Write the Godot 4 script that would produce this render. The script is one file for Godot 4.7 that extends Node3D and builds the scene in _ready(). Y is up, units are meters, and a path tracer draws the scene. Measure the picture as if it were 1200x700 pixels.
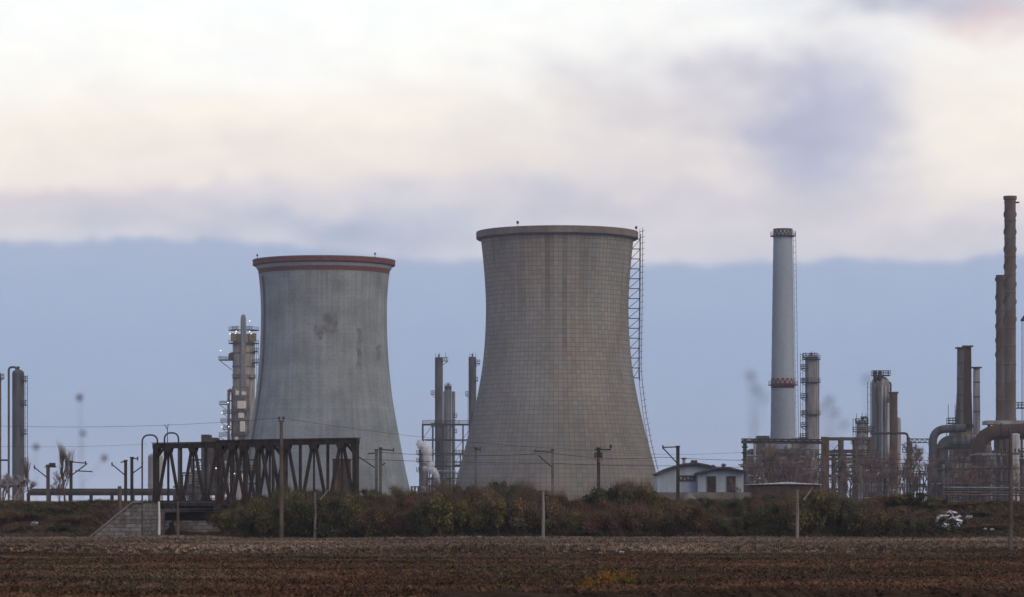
extends Node3D
# A refinery with two hyperboloid cooling towers behind a railway embankment, at dusk.
# Distances in metres; at(px, py, d) gives the point that lies d metres ahead in a 1200 x 700 view.

const FOCAL := 3788.0
const EYE := 2.0
const HORIZON := 600.0

class Shape:
	var v := PackedVector3Array()
	var n := PackedVector3Array()
	var c := PackedColorArray()
	var uv := PackedVector2Array()
	var col := Color(1, 1, 1)

	func tri(a: Vector3, b: Vector3, d: Vector3, na: Vector3, nb: Vector3, nd: Vector3) -> void:
		if (b - a).cross(d - a).dot(na + nb + nd) > 0.0:
			v.append(a); v.append(d); v.append(b)
			n.append(na); n.append(nd); n.append(nb)
		else:
			v.append(a); v.append(b); v.append(d)
			n.append(na); n.append(nb); n.append(nd)
		c.append(col); c.append(col); c.append(col)

	func flat(a: Vector3, b: Vector3, d: Vector3, out: Vector3) -> void:
		var m := (b - a).cross(d - a).normalized()
		if m.dot(out) < 0.0:
			m = -m
		tri(a, b, d, m, m, m)

	func quad(a: Vector3, b: Vector3, d: Vector3, e: Vector3, out: Vector3) -> void:
		flat(a, b, d, out)
		flat(a, d, e, out)

	func box(center: Vector3, size: Vector3, basis := Basis()) -> void:
		var x := basis.x * size.x * 0.5
		var y := basis.y * size.y * 0.5
		var z := basis.z * size.z * 0.5
		for k in 3:
			var a: Vector3 = [x, y, z][k]
			var b: Vector3 = [y, z, x][k]
			var d: Vector3 = [z, x, y][k]
			for s in [-1.0, 1.0]:
				var o: Vector3 = center + a * s
				quad(o - b - d, o + b - d, o + b + d, o - b + d, a * s)

	func bar(a: Vector3, b: Vector3, wide: float, high: float, side := Vector3.ZERO) -> void:
		var along := b - a
		if along.length() < 0.0001:
			return
		var y := along.normalized()
		var x := side
		if x == Vector3.ZERO:
			x = Vector3(0, 0, 1) if absf(y.z) < 0.8 else Vector3(0, 1, 0)
		x = (x - y * x.dot(y)).normalized()
		var z := x.cross(y).normalized()
		box((a + b) * 0.5, Vector3(wide, along.length(), high), Basis(x, y, z))

	func tube(path: Array, radius, sides := 8, caps := true) -> void:
		var count := path.size()
		var rings := []
		var normals := []
		var up := Vector3(0, 0, 1)
		for i in count:
			var p: Vector3 = path[i]
			var t: Vector3 = (path[mini(i + 1, count - 1)] - path[maxi(i - 1, 0)]).normalized()
			if absf(up.dot(t)) > 0.95:
				up = Vector3(1, 0, 0) if absf(t.x) < 0.8 else Vector3(0, 1, 0)
			var x := (up - t * up.dot(t)).normalized()
			up = x
			var y := t.cross(x)
			var r: float = radius[i] if radius is Array else radius
			var ring := PackedVector3Array()
			var nn := PackedVector3Array()
			for k in sides:
				var q := x * cos(TAU * k / sides) + y * sin(TAU * k / sides)
				ring.append(p + q * r)
				nn.append(q)
			rings.append(ring)
			normals.append(nn)
		for i in count - 1:
			for k in sides:
				var m := (k + 1) % sides
				tri(rings[i][k], rings[i][m], rings[i + 1][m], normals[i][k], normals[i][m], normals[i + 1][m])
				tri(rings[i][k], rings[i + 1][m], rings[i + 1][k], normals[i][k], normals[i + 1][m], normals[i + 1][k])
		if caps:
			for e in [0, count - 1]:
				var out: Vector3 = (path[0] - path[1]) if e == 0 else (path[count - 1] - path[count - 2])
				for k in sides:
					flat(path[e], rings[e][k], rings[e][(k + 1) % sides], out)

	# profile: Vector2(radius, height) from outside bottom upwards
	func lathe(center: Vector3, profile: Array, sides := 24, smooth := false) -> void:
		var count := profile.size()
		var nor := []
		for i in count - 1:
			var e: Vector2 = profile[i + 1] - profile[i]
			nor.append(Vector2(e.y, -e.x).normalized())
		for i in count - 1:
			var a: Vector2 = profile[i]
			var b: Vector2 = profile[i + 1]
			if a.distance_to(b) < 0.00001:
				continue
			var n0: Vector2 = nor[i]
			var n1: Vector2 = nor[i]
			if smooth:
				if i > 0 and nor[i].dot(nor[i - 1]) > 0.6:
					n0 = (nor[i] + nor[i - 1]).normalized()
				if i < count - 2 and nor[i].dot(nor[i + 1]) > 0.6:
					n1 = (nor[i] + nor[i + 1]).normalized()
			for k in sides:
				var p := Vector2(sin(TAU * k / sides), cos(TAU * k / sides))
				var q := Vector2(sin(TAU * (k + 1) / sides), cos(TAU * (k + 1) / sides))
				var pa := center + Vector3(p.x * a.x, a.y, p.y * a.x)
				var pb := center + Vector3(p.x * b.x, b.y, p.y * b.x)
				var qa := center + Vector3(q.x * a.x, a.y, q.y * a.x)
				var qb := center + Vector3(q.x * b.x, b.y, q.y * b.x)
				var npa := Vector3(p.x * n0.x, n0.y, p.y * n0.x)
				var npb := Vector3(p.x * n1.x, n1.y, p.y * n1.x)
				var nqa := Vector3(q.x * n0.x, n0.y, q.y * n0.x)
				var nqb := Vector3(q.x * n1.x, n1.y, q.y * n1.x)
				if b.x > 0.0001:
					tri(pa, qb, pb, npa, nqb, npb)
				if a.x > 0.0001:
					tri(pa, qa, qb, npa, nqa, nqb)

	# a flat polygon pushed back along depth
	func slab(points: Array, depth: Vector3) -> void:
		var poly := PackedVector2Array()
		var o: Vector3 = points[0]
		var ex: Vector3 = (points[1] - o).normalized()
		var nn := depth.normalized()
		var ey := nn.cross(ex).normalized()
		var mid := Vector3.ZERO
		for p in points:
			poly.append(Vector2((p - o).dot(ex), (p - o).dot(ey)))
			mid += p / points.size()
		var t := Geometry2D.triangulate_polygon(poly)
		for i in range(0, t.size(), 3):
			flat(points[t[i]], points[t[i + 1]], points[t[i + 2]], -depth)
			flat(points[t[i]] + depth, points[t[i + 1]] + depth, points[t[i + 2]] + depth, depth)
		for i in points.size():
			var a: Vector3 = points[i]
			var b: Vector3 = points[(i + 1) % points.size()]
			var out := (b - a).cross(depth)
			if out.dot((a + b) * 0.5 - mid) < 0.0:
				out = -out
			quad(a, b, b + depth, a + depth, out)

	func mesh(origin := Vector3.ZERO, colored := false) -> ArrayMesh:
		var a := []
		a.resize(Mesh.ARRAY_MAX)
		var vv := v.duplicate()
		if origin != Vector3.ZERO:
			for i in vv.size():
				vv[i] = vv[i] - origin
		a[Mesh.ARRAY_VERTEX] = vv
		a[Mesh.ARRAY_NORMAL] = n
		if colored:
			a[Mesh.ARRAY_COLOR] = c
		if uv.size() == v.size():
			a[Mesh.ARRAY_TEX_UV] = uv
		var m := ArrayMesh.new()
		m.add_surface_from_arrays(Mesh.PRIMITIVE_TRIANGLES, a)
		return m

var rng := RandomNumberGenerator.new()
var mats := {}
var used_names := {}

func at(px: float, py: float, d: float) -> Vector3:
	return Vector3((px - 600.0) * d / FOCAL, EYE + (HORIZON - py) * d / FOCAL, -d)

func numbered(called: String) -> String:
	var k: int = used_names.get(called, 0)
	used_names[called] = k + 1
	return called if k == 0 else "%s_%03d" % [called, k]

func thing(called: String, label: String, category: String, where: Vector3, group := "") -> Node3D:
	var o := Node3D.new()
	o.name = numbered(called)
	add_child(o)
	o.position = where
	tag(o, label, category, group)
	return o

func tag(o: Node3D, label: String, category: String, group := "", kind := "") -> void:
	if label: o.set_meta("label", label)
	if category: o.set_meta("category", category)
	if group: o.set_meta("group", group)
	if kind: o.set_meta("kind", kind)

# a part, shaped in world coordinates (or in the thing's own when own is true)
func part(called: String, s: Shape, m: Material, parent: Node3D, colored := false, own := false) -> MeshInstance3D:
	var root := parent
	while root.get_parent() != self and root.get_parent() != null:
		root = root.get_parent()
	return put(called, s.mesh(Vector3.ZERO if own else root.position, colored), m, parent)

func put(called: String, mesh: Mesh, m: Material, parent: Node3D, t := Transform3D()) -> MeshInstance3D:
	var o := MeshInstance3D.new()
	var k: int = parent.get_meta("_n_" + called, 0) if parent != self else 0
	if parent == self:
		o.name = numbered(called)
	else:
		parent.set_meta("_n_" + called, k + 1)
		o.name = called if k == 0 else "%s_%03d" % [called, k]
	o.mesh = mesh
	o.material_override = m
	o.transform = t
	parent.add_child(o, true)
	return o

func single(called: String, s: Shape, m: Material, label: String, category: String, group := "", colored := false) -> MeshInstance3D:
	var lo := s.v[0]
	var hi := s.v[0]
	for p in s.v:
		lo = lo.min(p)
		hi = hi.max(p)
	var base := Vector3((lo.x + hi.x) / 2, lo.y, (lo.z + hi.z) / 2)
	var o := put(called, s.mesh(base, colored), m, self, Transform3D(Basis(), base))
	tag(o, label, category, group)
	return o

func copy(o: Node3D, label := "") -> Node3D:
	var r: Node3D = o.duplicate()
	var stem := String(o.name)
	if stem.length() > 4 and stem[-4] == "_" and stem.right(3).is_valid_int():
		stem = stem.left(-4)
	r.name = numbered(stem)
	add_child(r)
	if label: r.set_meta("label", label)
	return r

# ---------------------------------------------------------------- materials

func noise(s: int, freq: float, octaves := 4, type := FastNoiseLite.TYPE_SIMPLEX_SMOOTH) -> FastNoiseLite:
	var f := FastNoiseLite.new()
	f.seed = s
	f.noise_type = type
	f.frequency = freq
	f.fractal_type = FastNoiseLite.FRACTAL_FBM
	f.fractal_octaves = octaves
	return f

# a tiling picture of wear: tones between two colours, sx/sy stretch the blotches
func wear(s: int, a: Color, b: Color, sx: float, sy: float, fine := 0.25) -> ImageTexture:
	var side := 256
	var base := noise(s, 0.012, 5).get_seamless_image(maxi(16, int(side / sx)), maxi(16, int(side / sy)), false, false, 0.3)
	base.convert(Image.FORMAT_RGB8)
	base.resize(side, side, Image.INTERPOLATE_CUBIC)
	var grain := noise(s + 7, 0.09, 4).get_seamless_image(side, side, false, false, 0.2)
	var im := Image.create(side, side, false, Image.FORMAT_RGB8)
	for y in side:
		for x in side:
			var t := clampf((base.get_pixel(x, y).r * (1.0 - fine) + grain.get_pixel(x, y).r * fine - 0.5) * 2.2 + 0.5, 0.0, 1.0)
			im.set_pixel(x, y, a.lerp(b, t).linear_to_srgb())
	return ImageTexture.create_from_image(im)

func material(called: String, tex: Texture2D, tile: float, tint := Color(1, 1, 1), rough := 0.85, metal := 0.0) -> StandardMaterial3D:
	var m := StandardMaterial3D.new()
	m.resource_name = called
	m.albedo_color = tint.linear_to_srgb()
	m.albedo_texture = tex
	m.roughness = rough
	m.metallic = metal
	m.metallic_specular = 0.3
	m.uv1_triplanar = true
	m.uv1_world_triplanar = true
	m.uv1_scale = Vector3.ONE / tile
	mats[called] = m
	return m

func vertex_material(called: String, rough := 0.9) -> StandardMaterial3D:
	var m := StandardMaterial3D.new()
	m.resource_name = called
	m.vertex_color_use_as_albedo = true
	m.roughness = rough
	m.metallic_specular = 0.05
	mats[called] = m
	return m

func make_materials() -> void:
	var white := Color(1, 1, 1)
	var streaks := wear(11, Color(0.45, 0.42, 0.40), white, 0.35, 4.0, 0.2)
	var soft := wear(17, Color(0.80, 0.79, 0.78), white, 0.5, 3.0, 0.35)
	var blotch := wear(23, Color(0.55, 0.53, 0.50), white, 1.0, 1.0, 0.35)
	var rusty := wear(31, Color(0.062, 0.046, 0.038), Color(0.150, 0.096, 0.066), 0.8, 1.3, 0.45)
	var rust_grey := wear(37, Color(0.118, 0.078, 0.054), Color(0.150, 0.142, 0.130), 0.6, 1.8, 0.3)
	var bridge_rust := wear(41, Color(0.041, 0.026, 0.019), Color(0.110, 0.078, 0.060), 0.7, 1.5, 0.4)
	var stone := wear(47, Color(0.12, 0.11, 0.10), Color(0.27, 0.26, 0.25), 0.8, 1.2, 0.5)
	var soil := wear(53, Color(0.030, 0.019, 0.012), Color(0.085, 0.055, 0.035), 1.0, 1.0, 0.6)
	var bark := wear(59, Color(0.06, 0.045, 0.035), Color(0.15, 0.12, 0.10), 0.4, 3.0, 0.5)
	material("vessel", streaks, 18.0, Color(0.289, 0.300, 0.299), 0.6)
	material("vessel_dark", streaks, 16.0, Color(0.120, 0.124, 0.128), 0.7)
	material("vessel_pale", streaks, 14.0, Color(0.531, 0.516, 0.502), 0.7)
	material("lagging", streaks, 10.0, Color(0.402, 0.366, 0.316), 0.6)
	material("steel", blotch, 9.0, Color(0.064, 0.058, 0.056), 0.75)
	material("steel_grey", blotch, 9.0, Color(0.171, 0.166, 0.161), 0.7)
	material("galvanised", blotch, 5.0, Color(0.30, 0.31, 0.32), 0.55, 0.2)
	material("rust", rusty, 12.0)
	material("rust_grey", rust_grey, 15.0)
	material("bridge_rust", bridge_rust, 3.5, Color(0.70, 0.82, 0.88), 0.9)
	material("concrete", blotch, 14.0, Color(0.36, 0.35, 0.335), 0.95)
	material("chimney_concrete", soft, 40.0, Color(0.356, 0.413, 0.459), 0.95)
	material("rim_concrete", blotch, 17.0, Color(0.244, 0.207, 0.171), 0.95)
	material("patch_concrete", blotch, 11.0, Color(0.235, 0.245, 0.232), 0.95)
	material("pole_concrete", streaks, 5.0, Color(0.30, 0.28, 0.25), 0.9)
	material("pole_wood", bark, 3.0, Color(1.1, 1.1, 1.1), 0.95)
	material("stone", stone, 2.6, Color(0.86, 0.86, 0.84), 0.95)
	material("mortar", blotch, 2.0, Color(0.112, 0.105, 0.097), 1.0)
	material("pale_concrete", soft, 9.0, Color(0.46, 0.45, 0.44), 0.9)
	material("concrete_dark", blotch, 14.0, Color(0.202, 0.184, 0.165), 0.95)
	material("duct_green", streaks, 12.0, Color(0.164, 0.179, 0.167), 0.7)
	material("rust_dark", rusty, 10.0, Color(0.6, 0.56, 0.58))
	material("red_paint", blotch, 5.0, Color(0.21, 0.058, 0.050), 0.85)
	material("white_paint", soft, 8.0, Color(0.756, 0.734, 0.695), 0.7)
	material("wall_paint", soft, 9.0, Color(0.35, 0.41, 0.47), 0.85)
	material("roof_sheet", blotch, 6.0, Color(0.098, 0.095, 0.094), 0.7)
	material("yellow_paint", blotch, 6.0, Color(0.24, 0.19, 0.09), 0.8)
	material("brown_brick", blotch, 4.0, Color(0.085, 0.060, 0.052), 0.95)
	material("soil", soil, 9.0, Color(0.8, 0.8, 0.8), 1.0).metallic_specular = 0.0
	material("bark", bark, 2.0, Color(0.9, 0.88, 0.86), 1.0)
	material("pale_bark", bark, 2.0, Color(3.2, 3.1, 3.0), 0.95)
	material("door_paint", blotch, 3.0, Color(0.05, 0.045, 0.042), 0.8)
	material("plastic_sheet", blotch, 1.5, Color(0.78, 0.79, 0.84), 0.6)
	var glass := StandardMaterial3D.new()
	glass.albedo_color = Color(0.22, 0.20, 0.18)
	glass.roughness = 0.15
	mats["glass"] = glass
	var ceramic := StandardMaterial3D.new()
	ceramic.albedo_color = Color(0.22, 0.14, 0.11)
	ceramic.roughness = 0.3
	mats["ceramic"] = ceramic
	var steam := StandardMaterial3D.new()
	steam.albedo_color = Color(0.97, 0.97, 0.98, 0.5)
	steam.transparency = BaseMaterial3D.TRANSPARENCY_ALPHA
	steam.roughness = 1.0
	steam.metallic_specular = 0.0
	steam.backlight_enabled = true
	steam.backlight = Color(0.6, 0.6, 0.6)
	mats["steam"] = steam
	var lamp := StandardMaterial3D.new()
	lamp.albedo_color = Color(0.9, 0.9, 0.85)
	lamp.emission_enabled = true
	lamp.emission = Color(1.0, 0.93, 0.82)
	lamp.emission_energy_multiplier = 1.6
	mats["lamp"] = lamp
	vertex_material("leaf", 0.8)
	vertex_material("panel", 0.95)
	vertex_material("twig", 1.0)
	vertex_material("grass", 0.95)

# ---------------------------------------------------------------- sky

func stops(x: float, xs: Array, cs: Array) -> Color:
	if x <= xs[0]:
		return cs[0]
	for i in xs.size() - 1:
		if x <= xs[i + 1]:
			return cs[i].lerp(cs[i + 1], smoothstep(0.0, 1.0, (x - xs[i]) / (xs[i + 1] - xs[i])))
	return cs[-1]

func c8(r: float, g: float, b: float) -> Color:
	return Color(r / 255.0, g / 255.0, b / 255.0)

var sky_fine := noise(101, 0.0060, 5)
var sky_wide := noise(103, 0.0016, 4)
var sky_edge := noise(107, 0.011, 4)
var low_x := [-3000.0, 300.0, 345.0, 430.0, 520.0, 575.0, 588.0, 605.0]
var low_c := [c8(160, 171, 195), c8(158, 170, 195), c8(153, 168, 194), c8(149, 165, 192), c8(153, 167, 192), c8(159, 170, 194), c8(176, 181, 200), c8(180, 184, 202)]
var high_x := [-5900.0, -2400.0, -700.0, -120.0, 0.0, 60.0, 130.0, 200.0, 240.0, 320.0]
var high_c := [c8(148, 165, 196), c8(180, 190, 211), c8(205, 211, 223), c8(226, 232, 236), c8(238, 240, 239), c8(237, 237, 234), c8(234, 228, 219), c8(226, 218, 212), c8(207, 203, 208), c8(194, 195, 206)]
# soft clouds: x, y, width, height, strength, colour
var puffs := [
	[955.0, 160.0, 95.0, 78.0, 1.0, Color(0.647, 0.662, 0.760)], [905.0, 95.0, 150.0, 45.0, 0.60, Color(0.712, 0.708, 0.769)], [1000.0, 130.0, 60.0, 60.0, 0.5, Color(0.657, 0.662, 0.751)],
	[935.0, 215.0, 60.0, 60.0, 0.45, Color(0.680, 0.690, 0.780)], [975.0, 180.0, 70.0, 55.0, 0.45, Color(0.655, 0.670, 0.765)],
	[790.0, 160.0, 150.0, 90.0, 0.42, Color(0.731, 0.718, 0.760)], [915.0, 235.0, 55.0, 50.0, 0.45, Color(0.694, 0.699, 0.760)], [670.0, 242.0, 120.0, 30.0, 0.55, Color(0.703, 0.708, 0.769)],
	[720.0, 100.0, 110.0, 40.0, 0.35, Color(0.758, 0.745, 0.778)], [600.0, 170.0, 120.0, 60.0, 0.18, Color(0.740, 0.736, 0.778)],
	[1065.0, 4.0, 150.0, 25.0, 1.0, Color(0.661, 0.672, 0.742)], [1160.0, 32.0, 60.0, 24.0, 0.75, Color(0.833, 0.736, 0.742)], [1130.0, 18.0, 110.0, 22.0, 0.5, Color(0.722, 0.699, 0.751)],
	[1110.0, 185.0, 90.0, 75.0, 0.65, Color(0.902, 0.879, 0.846)], [1010.0, 40.0, 130.0, 40.0, 0.3, Color(0.888, 0.874, 0.860)],
	[248.0, 216.0, 16.0, 22.0, 0.40, Color(0.740, 0.736, 0.787)], [347.0, 222.0, 20.0, 18.0, 0.35, Color(0.749, 0.745, 0.787)], [285.0, 185.0, 26.0, 10.0, 0.2, Color(0.777, 0.764, 0.796)],
	[60.0, 238.0, 130.0, 10.0, 0.55, Color(0.777, 0.727, 0.760)], [180.0, 262.0, 260.0, 22.0, 0.40, Color(0.680, 0.695, 0.760)], [420.0, 270.0, 150.0, 28.0, 0.85, Color(0.647, 0.681, 0.760)],
	[120.0, 170.0, 220.0, 50.0, 0.25, Color(0.860, 0.828, 0.801)], [430.0, 190.0, 170.0, 40.0, 0.25, Color(0.851, 0.823, 0.805)],
	[1010.0, 262.0, 160.0, 40.0, 0.35, Color(0.833, 0.800, 0.787)], [1120.0, 285.0, 110.0, 18.0, 0.5, Color(0.740, 0.736, 0.787)],
]

# the sky's colour; u and v are picture-like angles: 3788 to the radian, v downwards with the horizon at 600
func sky_color(u: float, v: float) -> Color:
	var far := absf(u - 600.0)
	var edge := 301.0 + 7.0 * sky_edge.get_noise_2d(u * 1.0, 3.0) + 3.0 * sky_edge.get_noise_2d(u * 3.1, 50.0) + 10.0 * sky_wide.get_noise_2d(u * 1.3, 90.0) - 14.0 * smoothstep(520.0, 250.0, u) * smoothstep(-900.0, -100.0, u) + 6.0 * smoothstep(700.0, 1000.0, u)
	var warp := sky_fine.get_noise_2d(u, v * 2.2)
	var wide := sky_wide.get_noise_2d(u * 0.8, v * 2.4)
	var hi := stops(v + 26.0 * warp + 50.0 * wide, high_x, high_c)
	if far > 500.0 or v < 0.0:   # more of the same soft mauve cloud all round
		var t := smoothstep(0.02, 0.5, wide + 0.35 * warp) * (smoothstep(500.0, 900.0, far) if v > 0.0 else maxf(smoothstep(500.0, 900.0, far), smoothstep(0.0, -80.0, v)))
		hi = hi.lerp(c8(178, 181, 197), 0.7 * t)
	var detail_warp := sky_fine.get_noise_2d(u * 2.6, v * 3.2 + 700.0)
	for p in puffs:
		var dx: float = (u + 42.0 * warp + 12.0 * detail_warp - p[0]) / p[2]
		var dy: float = (v + 10.0 * detail_warp + 24.0 * sky_fine.get_noise_2d(u + 500.0, v * 2.0) - p[1]) / p[3]
		var q := dx * dx + dy * dy
		if q < 6.0:
			hi = hi.lerp(p[5], clampf(p[4] * exp(-q * 1.1) * (1.0 + 0.4 * warp + 0.25 * detail_warp), 0.0, 1.0))
	var lo := stops(v + 14.0 * warp, low_x, low_c)
	var detail := sky_fine.get_noise_2d(u * 2.7 + 40.0, v * 5.5) * 0.012 + sky_fine.get_noise_2d(u * 1.1 + 900.0, v * 3.0) * 0.022
	hi = Color(hi.r * (1.0 + detail), hi.g * (1.0 + detail * 0.9), hi.b * (1.0 + detail * 0.6))
	lo = Color(lo.r * (1.0 + detail * 0.25), lo.g * (1.0 + detail * 0.22), lo.b * (1.0 + detail * 0.18))
	var c := hi.lerp(lo, smoothstep(edge - 4.5, edge + 4.0, v + 3.0 * warp))
	# the evening glow lies ahead; the sky behind is a little duller
	var dull := 1.0 - 0.22 * smoothstep(0.1, 0.9, far / 11900.0)
	return Color(c.r * dull, c.g * dull, c.b * (dull * 0.6 + 0.4))

func make_sky() -> ImageTexture:
	var w := 4096
	var h := 2048
	var small := Image.create(512, 256, false, Image.FORMAT_RGB8)
	for y in 256:
		for x in 512:
			small.set_pixel(x, y, sky_at((x + 0.5) / 512.0, (y + 0.5) / 256.0))
	small.resize(w, h, Image.INTERPOLATE_CUBIC)
	for y in range(int(0.40 * h), int(0.515 * h)):
		for k in range(-245, 245):
			var x := posmod(k, w)
			small.set_pixel(x, y, sky_at((x + 0.5) / w, (y + 0.5) / h))
	return ImageTexture.create_from_image(small)

func sky_at(s: float, t: float) -> Color:
	var az := wrapf(s, -0.5, 0.5) * TAU
	var up := (0.5 - t) * PI
	if up < -0.02:
		return c8(96, 92, 96)
	return sky_color(600.0 + FOCAL * az, HORIZON - FOCAL * up)

# ---------------------------------------------------------------- ground

var ground_noise := noise(211, 0.03, 4)
var bump_noise := noise(223, 0.25, 3)

func ground_height(x: float, z: float) -> float:
	var d := -z
	var y := 0.14 * ground_noise.get_noise_2d(x, z) + 0.06 * bump_noise.get_noise_2d(x * 1.5, z * 0.8)
	var row := d + 5.0 * ground_noise.get_noise_2d(x * 0.5, 70.0)
	y -= 0.55 * exp(-pow((row - 155.0) / 3.5, 2.0))
	y += 0.05 * ground_noise.get_noise_2d(x * 0.35, d * 4.0)
	y += 0.22 * exp(-pow((row - 163.0) / 4.0, 2.0))
	y -= 0.12 * smoothstep(82.0, 78.0, d + 4.0 * bump_noise.get_noise_2d(x, 9.0)) * smoothstep(-4.0, 8.0, x)
	var foot := 244.0 + 2.0 * ground_noise.get_noise_2d(x * 1.2, 30.0)
	var rise := 2.5 * smoothstep(foot, foot + 14.0, d) + 0.3 * bump_noise.get_noise_2d(x, z) * smoothstep(foot, foot + 6.0, d) * smoothstep(275.0, 262.0, d)
	# the passage under the railway bridge
	var cut := smoothstep(-28.7, -28.2, x) * smoothstep(-19.0, -23.0, x) * smoothstep(271.4, 270.8, d)
	rise = lerpf(rise, 0.1, cut)
	return y * smoothstep(400.0, 270.0, d) + rise

func make_ground() -> void:
	var s := Shape.new()
	var xs := []
	var x := -70.0
	while x < 70.0:
		xs.append(x)
		x += 0.4 if x > -36.0 and x < -16.0 else 1.4
	for k in [-3000.0, -1200.0, -500.0, -240.0, -150.0, -100.0]:
		xs.append(k)
	for k in [70.0, 100.0, 150.0, 240.0, 500.0, 1200.0, 3000.0]:
		xs.append(k)
	xs.sort()
	var zs := [-60.0, 0.0, 20.0, 40.0, 52.0, 60.0]
	var d := 66.0
	while d < 280.0:
		zs.append(d)
		d += 1.4 if d < 240.0 else 0.5
	zs.append_array([282.0, 300.0, 360.0, 460.0, 650.0, 1000.0, 1500.0, 2200.0, 3200.0])
	var rows := []
	for zz in zs:
		var row := PackedVector3Array()
		for xx in xs:
			row.append(Vector3(xx, ground_height(xx, -zz), -zz))
		rows.append(row)
	for j in rows.size() - 1:
		for i in xs.size() - 1:
			var a: Vector3 = rows[j][i]
			var b: Vector3 = rows[j][i + 1]
			var e: Vector3 = rows[j + 1][i + 1]
			var f: Vector3 = rows[j + 1][i]
			s.flat(a, b, e, Vector3.UP)
			s.flat(a, e, f, Vector3.UP)
	var o := put("ground", s.mesh(), mats["soil"], self)
	o.set_meta("kind", "structure")

func tuft(tall: float, count: int, s: int) -> ArrayMesh:
	var r := RandomNumberGenerator.new()
	r.seed = s
	var g := Shape.new()
	for k in count:
		var a := r.randf() * TAU
		var root := Vector3(cos(a), 0, sin(a)) * r.randf() * 0.28
		var lean := Vector3(r.randfn(0, 0.75), 1.0, r.randfn(0, 0.75)) * tall * r.randf_range(0.45, 1.0)
		var side := Vector3(cos(a + 1.3), 0, sin(a + 1.3)) * r.randf_range(0.012, 0.026)
		var t := r.randf_range(0.75, 1.2)
		g.col = Color(t, t * r.randf_range(0.92, 1.05), t * r.randf_range(0.85, 1.1))
		var mid := root + lean * 0.55 + Vector3(lean.x, 0, lean.z) * -0.15
		g.quad(root - side, root + side, mid + side * 0.8, mid - side * 0.8, Vector3(0, 0.3, 1))
		g.flat(mid - side * 0.8, mid + side * 0.8, root + lean + Vector3(0, -0.06, 0), Vector3(0, 0.3, 1))
	return g.mesh(Vector3.ZERO, true)

func scatter(called: String, mesh: ArrayMesh, count: int, near: float, far: float, s: int, tint: Callable, keep: Callable, grow: Callable) -> void:
	var r := RandomNumberGenerator.new()
	r.seed = s
	var ts := []
	var cs := []
	for k in count:
		var d := sqrt(lerpf(near * near, far * far, r.randf()))
		var x := d * r.randf_range(-0.175, 0.175)
		if not keep.call(x, d, r):
			continue
		var g: float = grow.call(x, d) * r.randf_range(0.6, 1.25)
		var b := Basis(Vector3.UP, r.randf() * TAU).scaled(Vector3(g * r.randf_range(0.9, 1.5), g, g * r.randf_range(0.9, 1.5)))
		ts.append(Transform3D(b, Vector3(x, ground_height(x, -d) - 0.02, -d)))
		cs.append(tint.call(x, d, r))
	var mm := MultiMesh.new()
	mm.transform_format = MultiMesh.TRANSFORM_3D
	mm.use_colors = true
	mm.mesh = mesh
	mm.instance_count = ts.size()
	for k in ts.size():
		mm.set_instance_transform(k, ts[k])
		mm.set_instance_color(k, cs[k])
	var o := MultiMeshInstance3D.new()
	o.name = called
	o.multimesh = mm
	o.material_override = mats["grass"]
	o.set_meta("kind", "stuff")
	add_child(o)

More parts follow.
